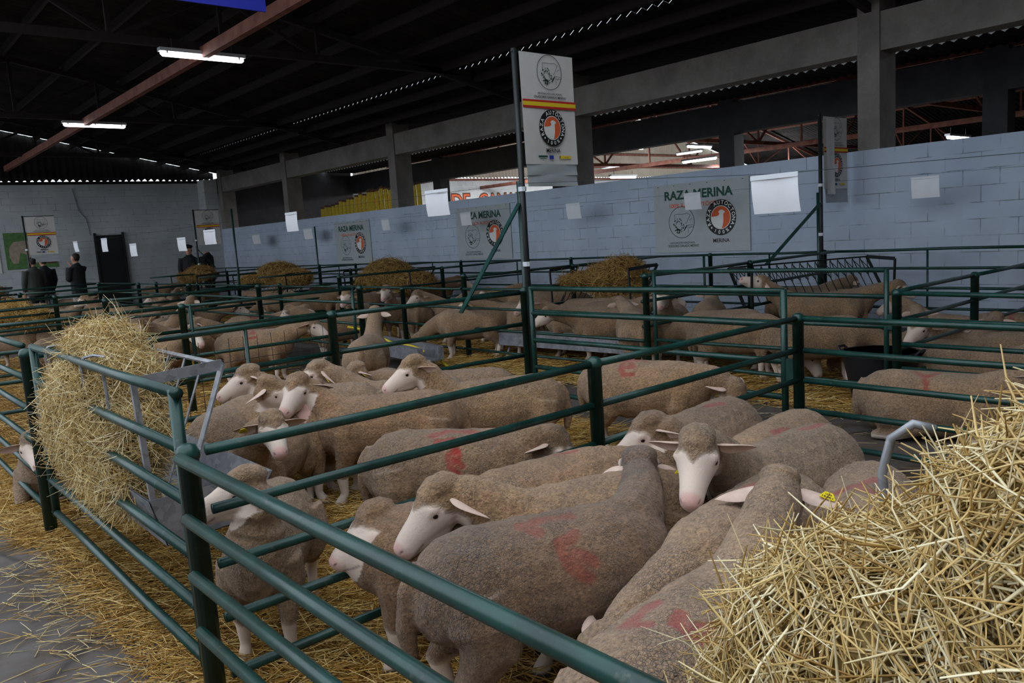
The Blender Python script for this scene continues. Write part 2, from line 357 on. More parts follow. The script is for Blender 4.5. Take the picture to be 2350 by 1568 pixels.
for x in (-9.0, -16.5, -24): truss(x, 17.1, 46.8, 4.3, R2, 3.0, M['rust'], s=0.08)
struct(MB().box((0, 0, 0), (35.5, 0.10, 0.16)).build('purlin_bottom', M['rust'], loc=(-11.2, 4.78, 4.56)), 'rust red tie beam running above the strip lights')
struct(MB().box((0, 0, 0), (35.5, 0.10, 0.14)).build('purlin_bottom', M['rust'], loc=(-11.2, 23.4, 3.78)))
for y in (18.5, 20.2, 22, 24, 26, 28, 30, 33, 36, 39, 42, 45): struct(MB().box((0, 0, 0), (36, 0.07, 0.14)).build('purlin', M['rust'], loc=(-11, y, R2(y)-0.15)))
for z in (4.75, 5.4): struct(MB().box((0, 0, 0), (0.08, 29.5, 0.1)).build('gable_rail', M['rust'], loc=(-28.95, 31.9, z)))
d = struct(MB().box((0, 0, 0), (0.06, 0.86, 2.42)).build('door_1', M['doorm'], loc=(-28.96, 7.42, 1.21)), 'dark steel door in the white end wall')
MB().box((0, -0.40, 0), (0.10, 0.06, 2.5)).box((0, 0.46, 0), (0.10, 0.06, 2.5)).build('door_frame', M['dark'], d, loc=(0.02, 0, 0.04))
cb = MB().tube([(0, 0, 0), (0, 0.1, -0.7), (0, 0.3, -1.0), (0, 0.35, -1.5)], 0.012, 5).build('conduit', M['grayp'], loc=(-28.97, 6.55, 3.95)); tag(cb, 'thin cable hanging down the white end wall above the door', 'cable')

# ------------------------------------------------------------------ strip lights
def strip_light(x, y, z, along, label, group, ln=1.27, power=None):
    root = empty('strip_light', (x, y, z), R_(90) if along == 'y' else 0); tag(root, label, 'strip light', group)
    MB().box((0, 0, 0.05), (ln, 0.12, 0.05)).build('housing', M['lampbody'], root)
    MB().tube([(-ln/2+0.02, 0, 0), (-ln/2+0.05, 0, 0), (ln/2-0.05, 0, 0), (ln/2-0.02, 0, 0)], [0.02, 0.045, 0.045, 0.02], 10).build('diffuser', M['lamp'], root)
    for sx in (-0.42, 0, 0.42): MB().box((sx*ln, 0, 0.02), (0.02, 0.11, 0.05)).build('clip', M['lampbody'], root)
    MB().tube([(-0.35*ln, 0, 0.07), (-0.35*ln, 0, 0.22)], 0.008, 5).tube([(0.35*ln, 0, 0.07), (0.35*ln, 0, 0.22)], 0.008, 5).build('hanger', M['dark'], root)
    return root
strip_light(-12.23, 4.76, 4.50, 'y', 'larger of the two strip lights glowing under the dark roof', 'strip lights in the first hall')
strip_light(-19.24, 4.96, 4.50, 'y', 'smaller strip light lower left, glowing under the dark roof', 'strip lights in the first hall')
H2 = [(-18.4, 21.6, 4.25, 'y', 'strip light in the other hall, first right of the tall banner'), (-15.6, 21.6, 3.95, 'y', 'long strip light in the other hall above the wall notice'),
  (-10.6, 19.5, 4.22, 'y', 'strip light in the other hall just under the dark beam, left of the side banner'), (-8.9, 19.2, 4.0, 'y', 'strip light in the other hall touching the big column'),
  (-17.6, 20.2, 3.2, 'y', 'low strip light in the other hall just above the wall top'), (-14.9, 20.6, 3.45, 'x', 'strip light in the other hall at the joint of the red trusses'),
  (-7.6, 20.6, 3.16, 'y', 'strip light in the other hall, rightmost, right of the column'), (-10.6, 20.8, 3.08, 'y', 'strip light in the other hall beside the upper edge of the side banner')]
for k, a in enumerate(H2):
    strip_light(*a[:4], a[4], 'strip lights in the other hall')
def lamp(name, kind, loc, energy, color=(1, 1, 1), size=(1, 1), rot=(0, 0, 0)):
    l = bpy.data.lights.new(name, kind); l.energy = energy; l.color = color
    if kind == 'AREA': l.shape = 'RECTANGLE'; l.size, l.size_y = size
    o = bpy.data.objects.new(name, l); COL.objects.link(o); o.location = loc; o.rotation_euler = rot; return o
for (x, y, z, e) in ((-18.4, 21.6, 4.18, 150), (-15.6, 21.6, 3.88, 150), (-10.6, 19.5, 4.15, 90), (-8.9, 19.2, 3.93, 70), (-7.6, 20.6, 3.09, 70), (-24.5, 22.0, 4.2, 420), (-25.0, 28.0, 4.2, 520), (-20.0, 27.0, 4.3, 420)):  # last three are extra lamps added to brighten the gable
    lamp('strip_lamp', 'AREA', (x, y, z), e*0.8, (0.93, 0.97, 1.0), (1.2, 0.1))
for (x, y, z) in ((-24.5, 22.0, 4.27), (-25.0, 28.0, 4.27), (-20.0, 27.0, 4.37)): strip_light(x, y, z, 'x', 'strip light added to brighten the end of the other hall, %s' % ('near the boards' if y < 25 else ('near the gable' if x < -22 else 'farthest in')), 'strip lights in the other hall')  # fixtures added for the extra lamps near the gable

for (x, y, e) in ((-24.5, 22.0, 130), (-25.0, 28.0, 150), (-24.0, 34.5, 260), (-24.0, 41.0, 260)):  # added fill lights that brighten the second hall's gable
    l_ = lamp('gable_fill', 'POINT', (x, y, 4.05), e, (0.95, 0.97, 1.0)); l_.data.shadow_soft_size = 0.25
# ------------------------------------------------------------------ fences
SHORT = (0.95, 0.745, 0.55, 0.355, 0.15); SIX = (1.14, 0.945, 0.755, 0.56, 0.365, 0.17); FOUR = (1.08, 0.80, 0.52, 0.24); FAR5 = (1.08, 0.84, 0.59, 0.34, 0.12); LOW4 = (0.93, 0.68, 0.42, 0.14)
_post = {}
def post(x, y, h, label, group='green posts of the sheep pens', r=0.035, z=0.0):
    key = (round(h, 2), r)
    if key not in _post:
        m = MB().tube([(0, 0, -0.02), (0, 0, h-0.05), (0, 0, h-0.05), (0, 0, h-0.03), (0, 0, h-0.008), (0, 0, h)], [r, r, r*1.12, r*1.12, r*0.85, r*0.35], 14)
        _post[key] = m.build('fence_post', M['green'], smooth=True); o = _post[key]
    else: o = _post[key].copy(); COL.objects.link(o)
    o.location = (x, y, 0); return tag(o, label, 'post', group)
def panel(a, b, hs, label, name='rail_fence', cat='fence', group='green rail panels between posts', r=0.019, ends=(), studs=(), inset=0.0, hb=None):
    a = np.array((*a, 0.0)); b = np.array((*b, 0.0)); d = b-a; L = np.linalg.norm(d); ang = math.atan2(d[1], d[0])
    root = empty(name, a, ang); tag(root, label, cat, group)
    for k, h in enumerate(hs):
        h2 = (hb or hs)[k]
        m = MB(); pts = [(inset, 0, h), (L-inset, 0, h2)]
        if L > 1.2: pts = [(inset, 0, h), (L*0.33, 0, h+(h2-h)*0.33+random.uniform(-.006, .006)), (L*0.68, 0, h+(h2-h)*0.68+random.uniform(-.006, .006)), (L-inset, 0, h2)]
        m.tube(pts, r, 8).build('rail', M['green'], root, smooth=True)
    for e in ends: MB().tube([(e*L, 0, hs[-1]-0.02), (e*L, 0, hs[0]+0.012)], r*1.1, 8).build('end_upright', M['green'], root, smooth=True)
    for e in studs: MB().tube([(e*L, 0, 0.02), (e*L, 0, hs[0])], r*0.75, 7).build('stud', M['green'], root, smooth=True)
    return root
G1 = 'green posts of the sheep pens'
# front line
post(-5.29, 0.84, 1.13, 'thick green post standing in loose straw at the edge of the bare concrete', G1)
post(-2.67, 0.84, 0.985, 'nearest green post, low with a rounded cap, at the corner in front', G1)
post(-8.2, 0.84, 1.13, 'green post of the front fence beyond the left edge', G1)
post(0.25, 0.84, 0.985, 'green post of the front fence under the big straw heap', G1)
panel((-8.2, 0.84), (-5.33, 0.84), SIX, 'six-rail green fence running left from the post in the loose straw', inset=0.04)
panel((-2.63, 0.80), (0.25, 0.80), SHORT, 'nearest green rail fence crossing in front of the big brown sheep', r=0.0205)
g = panel((-5.21, 0.86), (-2.76, 0.86), SIX, 'green front gate carrying the grey hay rack', name='gate', cat='gate', group=None, ends=(0.015, 0.985), r=0.0205)
MB().tube([(-0.02, 0, 0.58), (0.10, -0.01, 0.58), (0.13, -0.02, 0.53)], 0.014, 6).build('latch', M['green'], g)
# side fence of the front pen
post(-2.67, 2.79, 0.985, 'short green post with rounded cap standing mid way along the side rails', G1)
post(-2.67, 4.68, 0.985, 'green post with string on its cap at the aisle corner of the nearest pen', G1)
panel((-2.67, 0.90), (-2.67, 2.76), SHORT, 'side rails leading from the nearest post to the short capped post')
panel((-2.67, 2.82), (-2.67, 4.65), SHORT, 'side rails from the short capped post back to the aisle corner')
# second dividing fence with wire mesh
post(-5.42, 2.86, 1.12, 'green post with a pale splashed cap half way along the mesh fence', G1)
post(-5.31, 4.70, 1.13, 'green post at the foot of the tall banner pole', G1)
p = panel((-5.30, 0.90), (-5.42, 2.83), FOUR, 'mesh-backed fence from the straw-heaped rack to the splashed post', studs=(0.33, 0.66))
p_ = panel((-5.42, 2.90), (-5.32, 4.66), FOUR, 'rails from the splashed post to the tall banner pole')
def wire_mesh(x0, y0, x1, y1, z0, z1, dx=0.1, dz=0.2):
    m = MB(); L = math.hypot(x1-x0, y1-y0); n = int(L/dx)
    for i in range(n+1): t = i/n; m.tube([(x0+(x1-x0)*t, y0+(y1-y0)*t, z0), (x0+(x1-x0)*t, y0+(y1-y0)*t, z1)], 0.0022, 4, caps=False)
    z = z0
    while z <= z1+0.001: m.tube([(x0, y0, z), (x1, y1, z)], 0.0022, 4, caps=False); z += dz
    return m
mm = wire_mesh(0, 0, 1.88, 0, 0.06, 1.02).build('wire_mesh', M['dark'], p)
# back of the front row, the aisle and the second row
gt = panel((-5.22, 4.70), (-2.78, 4.70), (1.12, 0.90, 0.66, 0.42, 0.20), 'bright green gate across the back of the pen, right of the tall banner pole', name='gate', cat='gate', group=None, ends=(0.0, 1.0), r=0.021)
MB().box((2.47, 0, 0.60), (0.10, 0.03, 0.16)).build('latch', M['green'], gt)
panel((-2.63, 4.68), (0.2, 4.68), SHORT, 'aisle-side rails running right from the corner post with string')
post(0.2, 4.68, 0.985, 'green aisle post beyond the right edge', G1)
post(-2.77, 6.33, 0.985, 'low green post beside the black tub across the aisle', G1)
gt2 = panel((-5.19, 6.35), (-2.86, 6.35), (1.13, 0.92, 0.68, 0.44, 0.20), 'green gate on the far side of the aisle left of the black tub', name='gate', cat='gate', group=None, ends=(0.0, 1.0), r=0.019)
MB().box((2.37, 0, 0.72), (0.08, 0.03, 0.12)).build('latch', M['green'], gt2)
panel((-2.73, 6.33), (0.4, 6.33), SHORT, 'far aisle rails running right from the black tub', hb=(0.93, 0.73, 0.54, 0.35, 0.15))
post(-5.31, 6.36, 1.12, 'tall green post at the hinge side of the far aisle gate', G1)
post(-8.38, 6.38, 1.13, 'green post across the aisle, second left of the far gate', G1)
post(-9.80, 6.34, 0.95, 'low green post across the aisle straight behind the lone rump-on sheep', G1)
post(-13.9, 6.35, 0.98, 'teal green post across the aisle near the hay-covered rack', G1)
post(-15.8, 6.35, 0.96, 'low teal post across the aisle under the thin wire pole', G1)
post(-18.1, 6.35, 0.98, 'low green post across the aisle below the two men', G1)
post(-21.0, 6.35, 0.98, 'low green post across the aisle in front of the dark door', G1)
post(-11.65, 6.35, 1.12, 'tall green post across the aisle right of the hay-covered rack', G1)
A = [(-21.0, 'far aisle rails below the dark door'), (-18.1, 'far aisle rails left of the thin wire pole'), (-15.8, 'far aisle rails under the hay-covered rack'), (-13.9, 'far aisle rails left of the lone rump-on sheep'),
     (-11.65, 'far aisle rails behind the splashed post'), (-9.8, 'far aisle rails in front of the two face-on sheep'), (-8.38, 'far aisle rails behind the grey trough'), (-5.31, None)]
for (x0, lab), (x1, _) in zip(A[:-1], A[1:]): panel((x0+0.03, 6.34), (x1-0.03, 6.34), LOW4 if x0 < -8 else SHORT, lab, r=0.017)
panel((-28, 6.34), (-21.03, 6.34), LOW4, 'far aisle rails behind the man with his hand at his mouth', r=0.017)
# cross fences of the second row
cross = [(-2.78, 'right of the black tub'), (-5.40, 'at the hinge of the far aisle gate'), (-8.38, 'behind the sloping green brace'), (-11.65, 'beside the brown hay mound'), (-14.9, 'beside the hay-covered rack'), (-18.1, 'behind the two men talking'), (-21.6, 'near the dark door')]
for i, (x, w) in enumerate(cross):
    hs = (0.96, 0.73, 0.5, 0.28) if i == 0 else (1.08, 0.82, 0.56, 0.3)
    ym = 7.95 if i == 0 else 8.4
    panel((x, 6.4), (x, ym-0.04), hs, 'aisle half of the cross rails, '+w, r=0.018)
    panel((x, ym+0.04), (x, 10.45), hs, 'wall half of the cross rails, '+w, r=0.018)
    post(x, ym, hs[0]+0.03, 'post half way to the white wall, '+w, 'posts half way to the white wall')
# fence along the white wall
W = [-3.1, -5.58, -7.45, -10.5, -13.85, -16.2, -18.34, -20.3, -23.0, -26.0, -28.4]
wl = ['nearest the right edge', 'under the side banner', 'below the nearest wall notice', 'behind the pale hay rack', 'below the middle wall notice', 'behind the brown hay mound', 'below the farthest wall notice', 'with a wire pole on top', 'right of the two men', 'left of the two men', 'at the white corner pier']
for x, l in zip(W, wl): post(x, 10.5, 1.11, 'dark post against the white wall, '+l, 'posts along the white wall', r=0.033)
for k in range(len(W)-1):
    panel((W[k]-0.03, 10.5), (W[k+1]+0.03, 10.5), FAR5, 'wall rails running left from the post '+wl[k], group='rails along the white wall', r=0.018, studs=(0.45,), ends=(0.03,) if k in (1, 2) else ())
panel((0.5, 10.5), (-3.07, 10.5), FAR5, 'rails along the white wall beyond the right edge', group='rails along the white wall', r=0.018)
# left pens of the front row
LX = [(-8.1, 'behind the white-faced sheep'), (-10.9, 'with the thick dark post among the left sheep'), (-13.7, 'third dividing fence among the left sheep'), (-16.5, 'fourth dividing fence among the left sheep'), (-19.4, 'fifth dividing fence, close to the standing men')]
for i, (x, w) in enumerate(LX):
    hs = (1.10, 0.86, 0.6, 0.34)
    panel((x, 0.9), (x, 2.62), hs, 'front half, rails '+w, r=0.018, group='rails between the left pens'); panel((x, 2.7), (x, 4.6), hs, 'back half, rails '+w, r=0.018, group='rails between the left pens', ends=(0.02, 0.98) if i == 0 else ())
    post(x, 2.66, 1.13, 'post mid way in the left pens, '+w, 'posts of the left pens'); post(x, 4.66, 1.13, 'aisle-end post in the left pens, '+w, 'posts of the left pens'); post(x, 0.84, 1.13, 'front-end post in the left pens, '+w, 'posts of the left pens')
    if i: panel((x+0.03, 4.66), (LX[i-1][0]-0.03, 4.66), LOW4, 'back rails of a left pen, '+w, group='back rails of the left pens', r=0.017)
panel((-22.5, 0.84), (-8.25, 0.84), SIX, 'far stretch of the front fence past the left edge', r=0.018)

# ------------------------------------------------------------------ poles, wires, papers
def tape(root, z):
    MB().tube([(0, 0, z-0.04), (0, 0, z)], 0.036, 8).build('tape', M['tape'], root)
def banner_pole(x, y, h, label, brace=None, arm=0.70, r=0.026):
    root = empty('banner_pole', (x, y, 0)); tag(root, label, 'pole', 'banner poles')
    MB().tube([(0, 0, 0), (0, 0, h)], r, 10).build('pole', M['dark'], root, smooth=True)
    MB().tube([(-0.035, 0, 0.0), (-0.035, 0, min(2.05, h*0.65))], r, 8).build('sleeve', M['green'], root, smooth=True)
    MB().tube([(0, -0.03, h-0.02), (0, arm, h-0.02)], 0.010, 6).build('arm', M['dark'], root)
    for z in (2.0, 1.35): tape(root, z)
    if brace is not None: MB().beam(brace[0], brace[1], 0.05, 0.012).build('brace', M['green'], root)
    return root
banner_pole(-5.27, 4.72, 3.16, 'tall dark pole holding the large banner', brace=((-0.03, -0.02, 1.86), (-0.03, -0.74, 0.98)))
banner_pole(-5.47, 10.22, 2.90, 'dark pole by the white wall holding the side-on banner', brace=((0, -0.02, 1.74), (0, -1.36, 1.02)))
banner_pole(-23.1, 4.02, 2.82, 'thin dark pole in front of the sheep picture', r=0.02)
banner_pole(-22.5, 8.0, 2.82, 'thin dark pole between the two men talking', brace=((0, 0, 1.75), (0.0, 0.45, 1.2)), r=0.02)
for (x, y, h, l) in ((-15.8, 6.37, 2.45, 'thin green wire pole standing left of the hay-covered rack'), (-20.3, 10.46, 2.15, 'thin dark wire pole beside the farthest wall notice')):
    o = MB().tube([(0, 0, 0.0), (0, 0, h)], 0.022, 8).build('wire_pole', M['green'], loc=(x, y, 0), smooth=True); tag(o, l, 'pole')
o = MB().tube([(-27, 0, 2.06), (-18, 0, 2.05), (-9.7, 0, 2.05), (-5.3, 0, 2.03), (-2.8, 0, 1.87), (3, 0, 1.75)], 0.0016, 4).build('aisle_wire', M['dark'], loc=(0, 4.69, 0)); tag(o, 'thin wire stretched over the aisle with white sheets clipped to it', 'wire')
o = MB().tube([(-28, 0, 2.14), (-16, 0, 2.15), (-10, 0, 2.07), (-5.5, 0, 2.02), (3, 0, 1.9)], 0.0016, 4).build('wall_wire', M['dark'], loc=(0, 10.45, 0)); tag(o, 'thin wire stretched in front of the white wall', 'wire')
def paper(x, y, z, w, h, label, group, rz=0.0, curl=0.02, tilt=0.0):
    root = empty('paper_sheet', (x, y, z), rz); tag(root, label, 'paper sheet', group); m = MB(); n = 6
    P = [((u-0.5)*w + tilt*v*h, curl*math.sin(u*3.1)*(0.4+v) + 0.03*v*v, -v*h) for v in np.linspace(0, 1, n) for u in np.linspace(0, 1, n)]
    Q = [(P_[0], P_[1]+0.003, P_[2]) for P_ in P]
    fs = [(j*n+i, j*n+i+1, (j+1)*n+i+1, (j+1)*n+i) for j in range(n-1) for i in range(n-1)]
    m.add(P, fs); m.add(Q, [f[::-1] for f in fs]); m.build('sheet', M['paper'], root, smooth=True)
    MB().box((0, 0, 0.012), (w*1.02, 0.008, 0.03)).build('sleeve_edge', M['plastic'], root); return root
GP = 'white sheets on the aisle wire'
for a in ((-2.82, 1.845, 0.33, 0.22, 'largest white sheet, hanging left of the side-on banner', 0, 0), (-6.49, 2.05, 0.35, 0.225, 'white sheet hanging left of the tall banner', 0.05, -0.1), (-9.69, 2.03, 0.30, 0.215, 'white sheet hanging before the dark end column', 0.05, -0.2),
          (-12.56, 1.94, 0.32, 0.20, 'white sheet overlapping the banner between the two men', 0.2, -0.2), (-13.86, 1.87, 0.28, 0.2, 'white sheet by the head of the man in the flat cap', 0.15, -0.2), (-16.6, 1.86, 0.28, 0.22, 'white sheet against the end wall, right of the dark door', 0.15, -0.25),
          (-18.6, 2.04, 0.28, 0.26, 'white sheet against the dark door', 0.15, -0.25), (-21.1, 2.06, 0.26, 0.22, 'white sheet above the man with his hand at his mouth', 0.12, -0.1), (-26.2, 2.12, 0.3, 0.25, 'tiny white sheet over the banner with the sheep picture behind', 0.12, -0.1)):
    paper(a[0], 4.68, a[1], a[2], a[3], a[4], GP, rz=a[5], tilt=a[6])
GW = 'white sheets on the wall wire'
for a in ((-10.32, 2.05, 0.35, 0.25, 'small white sheet on the wall right of the tall banner'), (-7.71, 2.03, 0.31, 0.235, 'small white sheet covering part of the nearest wall notice'), (-4.23, 1.95, 0.33, 0.235, 'small white sheet on the wall near the right edge'),
          (-13.5, 2.09, 0.35, 0.25, 'small white sheet covering part of the middle wall notice'), (-16.66, 2.13, 0.33, 0.25, 'small white sheet on the wall between the two farther notices'), (-20.7, 2.10, 0.5, 0.28, 'faint white sheet on the wall left of the farthest notice'), (-24.2, 2.08, 0.55, 0.28, 'faint white sheet on the wall under the dark opening')):
    paper(a[0], 10.44, a[1], a[2], a[3], a[4], GW, curl=0.012)

# ------------------------------------------------------------------ printed signs (drawn flat in local x right, y up, z out)
def flat(parent, name, mat, geos, z):
    m = MB()
    for V, Fc in geos: m.add([(x, y, z) for x, y, *_ in V], Fc)
    return m.build(name, mat, parent)
def tr(g, ox=0, oy=0, s=1.0, a=0.0, sx=1.0):
    V, Fc = g; c, n = math.cos(a), math.sin(a); return [((x*sx*c-y*n)*s+ox, (x*sx*n+y*c)*s+oy, 0) for x, y, *_ in V], Fc
def disc(r, n=40, ri=0.0):
    A = [2*math.pi*i/n for i in range(n)]
    if ri: return [(r*math.cos(a), r*math.sin(a), 0) for a in A]+[(ri*math.cos(a), ri*math.sin(a), 0) for a in A], [(i, (i+1) % n, n+(i+1) % n, n+i) for i in range(n)]
    return [(r*math.cos(a), r*math.sin(a), 0) for a in A], [tuple(range(n))]
def rect(x0, y0, x1, y1): return [(x0, y0, 0), (x1, y0, 0), (x1, y1, 0), (x0, y1, 0)], [(0, 1, 2, 3)]
def stroke(pts, w):
    V, Fc = [], []
    for (a, b) in zip(pts[:-1], pts[1:]):
        d = np.array(b)-np.array(a); L = np.hypot(*d)+1e-9; nx, ny = -d[1]/L*w/2, d[0]/L*w/2; o = len(V)
        V += [(a[0]+nx, a[1]+ny, 0), (a[0]-nx, a[1]-ny, 0), (b[0]-nx, b[1]-ny, 0), (b[0]+nx, b[1]+ny, 0)]; Fc.append((o, o+1, o+2, o+3))
    return V, Fc
def word(s, w, h, ox, oy, bold=0.02):
    V, Fc = text_geo(s, 1.0, bold); x = [v[0] for v in V]; y = [v[1] for v in V]; W_, H_ = max(x)-min(x), max(y)-min(y); mx, my = (max(x)+min(x))/2, (max(y)+min(y))/2
    return [((v[0]-mx)/W_*w+ox, (v[1]-my)/H_*h+oy, 0) for v in V], Fc
def ring_emblem(parent, ox, oy, R, z=0.002):
    T = lambda g: tr(g, ox, oy, R)
    e = flat(parent, 'round_emblem', M['black'], [T(disc(1.0))], z)
    flat(e, 'emblem_field', M['white'], [T(disc(0.66))], z+0.001); flat(e, 'emblem_disc', M['orange'], [T(disc(0.62))], z+0.002)
    body = [(-0.62, 0.05), (-0.3, 0.07), (-0.16, 0.10), (-0.08, 0.2), (-0.1, 0.26), (-0.16, 0.30), (-0.06, 0.40), (0.08, 0.43), (0.2, 0.37), (0.28, 0.32), (0.25, 0.24), (0.17, 0.2), (0.18, 0.08), (0.17, -0.2), (0.12, -0.45), (0.05, -0.62),
            (-0.15, -0.60), (-0.36, -0.50), (-0.52, -0.34), (-0.60, -0.15)]
    flat(e, 'emblem_sheep', M['white'], [T(([(x, y, 0) for x, y in body], [tuple(range(len(body)))[::-1]]))], z+0.003)
    L = []; s = 'RAZA AUTÓCTONA'; a0, a1 = 205, -25
    for i, ch in enumerate(s):
        if ch == ' ': continue
        a = R_(a0+(a1-a0)*i/(len(s)-1)); g = text_geo(ch, 0.30, 0.02); L.append(T(tr(g, 0.83*math.cos(a), 0.83*math.sin(a), 1.0, a-math.pi/2)))
    for i, ch in enumerate('100%'):
        a = R_(243+19*i); g = text_geo(ch, 0.28, 0.02); L.append(T(tr(g, 0.83*math.cos(a), 0.83*math.sin(a), 1.0, a+math.pi/2)))
    for a in (222, 318): L.append(T(tr(disc(0.055, 12), 0.83*math.cos(R_(a)), 0.83*math.sin(R_(a)))))
    flat(e, 'emblem_ring_print', M['white'], L, z+0.0015); return e
def oval_emblem(parent, ox, oy, R, z=0.002, mat='black'):
    T = lambda g: tr(g, ox, oy, R)
    Gs = [T(disc(1.0, 48, 0.965))]
    mp = [(-0.55, 0.5), (-0.3, 0.52), (0.05, 0.5), (0.45, 0.55), (0.68, 0.42), (0.6, 0.3), (0.48, 0.12), (0.42, -0.02), (0.3, -0.1)]; Gs.append(T(stroke(mp, 0.022)))
    Gs.append(T(stroke([(-0.55, 0.5), (-0.5, 0.3), (-0.55, 0.2), (-0.42, 0.1)], 0.022))); Gs.append(T(stroke([(0.5, -0.68), (0.5, -0.2), (0.9, -0.2)], 0.02)))
    rs = random.Random(5); H = []
    for i in range(70):
        a = rs.uniform(0, 6.28); q = rs.uniform(0.45, 1.0); x, y = -0.22+0.42*q*math.cos(a), -0.22+0.46*q*math.sin(a)
        if x > 0.02 and -0.45 < y < 0.05 and q < 0.8: continue
        H.append(T(tr(disc(rs.uniform(0.018, 0.055), 6), x, y)))
    for i in range(10): x = rs.uniform(0.18, 0.4); H.append(T(stroke([(x-0.05, -0.55+1.2*(x-0.18)+rs.uniform(-.05, .05)), (x+0.06, -0.42+1.2*(x-0.18)+rs.uniform(-.05, .05))], 0.035)))
    for k in range(5): H.append(T(stroke([(0.56+0.07*k, -0.36+rs.uniform(-.04, .04)), (0.62+0.07*k, -0.32+rs.uniform(-.05, .05))], 0.03)))
    for k in range(3): H.append(T(stroke([(0.6+0.08*k, 0.1+0.05*k), (0.66+0.08*k, 0.12+0.05*k)], 0.03)))
    e = flat(parent, 'oval_emblem', M['black'], Gs, z); flat(e, 'ram_sketch_print', M['dgreen'], H, z+0.0005); return e
def banner(x, y, z, label, folded=False):
    root = empty('banner', (x, y, z)); root.rotation_euler = (R_(90), 0, R_(90)); tag(root, label, 'banner', 'hanging banners'); w, h = 0.64, 0.945
    def sheet(name, x0, x1, y0, y1, mat, dz=0.0):
        m = MB(); n = 9; f = lambda u, v: 0.010*math.sin(u*5+v*2)*v+dz
        P = [(x0+(x1-x0)*i/(n-1), y0+(y1-y0)*j/(n-1), f(i/(n-1), 1-j/(n-1))) for j in range(n) for i in range(n)]
        fs = [(j*n+i, j*n+i+1, (j+1)*n+i+1, (j+1)*n+i) for j in range(n-1) for i in range(n-1)]
        m.add(P, fs); m.add([(a, b, c-0.004) for a, b, c in P], [q[::-1] for q in fs]); return m.build(name, mat, root, smooth=True)
    c = sheet('banner_cloth', 0, w, -h, 0, M['vinyl']); Z = 0.012
    ring_emblem(root, 0.335, -0.63, 0.158, Z); oval_emblem(root, 0.335, -0.155, 0.150, Z)
    flat(root, 'caption', M['black'], [word('ASOCIACIÓN NACIONAL', 0.30, 0.020, 0.33, -0.335, 0.012)], Z); flat(root, 'caption', M['black'], [word('CRIADORES GANADO MERINO', 0.39, 0.020, 0.33, -0.367, 0.012)], Z); flat(root, 'breed_name', M['black'], [word('MERINA', 0.17, 0.036, 0.335, -0.825, 0.02)], Z)
    st = flat(root, 'stripe', M['redp'], [rect(0, -0.465, w, -0.395)], Z); flat(st, 'stripe_centre', M['yel'], [rect(0, -0.447, w, -0.413)], Z+0.001)
    flat(root, 'sponsor_mark', M['dgreen'], [rect(0.15, -0.885, 0.26, -0.870), rect(0.17, -0.897, 0.245, -0.893)], Z); e = flat(root, 'sponsor_mark', M['blue'], [rect(0.28, -0.900, 0.333, -0.868)], Z)
    s_ = flat(root, 'sponsor_mark', M['yel'], [rect(0.415, -0.895, 0.55, -0.870)], Z); flat(s_, 'mark_print', M['black'], [rect(0.405, -0.895, 0.415, -0.870), word('....', 0.05, 0.006, 0.49, -0.883)], Z+0.001)
    if not folded:
        sheet('bottom_flap', 0.02, w-0.005, -h-0.095, -h+0.004, M['vinylg'], -0.006); sheet('lower_flap', 0.025, w, -h-0.19, -h-0.088, M['vinylg'], -0.012)
    else:
        sheet('folded_edge', -0.02, 0.20, -1.02, -0.02, M['vinyl'], 0.05); sheet('bottom_flap', 0.06, w+0.03, -1.13, -0.9, M['vinylg'], -0.012)
    return root
banner(-5.235, 4.745, 3.135, 'large white banner with orange emblem hanging high from the tall pole')
banner(-5.44, 10.25, 2.87, 'side-on white banner with a folded edge by the right column', folded=True)
banner(-23.05, 4.06, 2.79, 'white banner hanging in front of the sheep picture'); banner(-22.45, 8.03, 2.79, 'white banner hanging above the two men talking')
def notice(x, z, label):
    root = empty('wall_notice', (x, 10.985, z)); root.rotation_euler = (R_(90), 0, 0); tag(root, label, 'poster', 'breed notices on the white wall'); w, h = 1.86, 1.14
    MB().box((w/2, -h/2, 0), (w, h, 0.012)).build('notice_board', M['vinylg'], root); Z = 0.008
    flat(root, 'heading', M['dgreen'], [word('RAZA MERINA', 1.34, 0.150, 0.90, -0.19, 0.035)], Z); flat(root, 'subheading', M['orange'], [word('100% RAZA AUTÓCTONA', 1.16, 0.085, 0.91, -0.355, 0.015)], Z)
    oval_emblem(root, 0.565, -0.64, 0.262, Z); ring_emblem(root, 1.335, -0.60, 0.285, Z)
    flat(root, 'caption', M['dgreen'], [word('ASOCIACIÓN NACIONAL', 0.51, 0.040, 0.57, -0.975, 0.012)], Z); flat(root, 'caption', M['dgreen'], [word('CRIADORES GANADO MERINO', 0.64, 0.040, 0.58, -1.03, 0.012)], Z)
    flat(root, 'breed_name', M['black'], [word('MERINA', 0.31, 0.062, 1.335, -0.965, 0.02)], Z)
    for i in range(6): MB().tube([(0.1+0.33*i, -0.03, 0), (0.1+0.33*i, -0.03, 0.012)], 0.008, 6).build('fixing', M['dark'], root)
    return root
notice(-8.90, 2.25, 'nearest breed notice on the white wall, right of the tall banner'); notice(-14.55, 2.24, 'middle breed notice on the white wall, crossed by the green brace'); notice(-20.15, 2.22, 'farthest breed notice on the white wall')
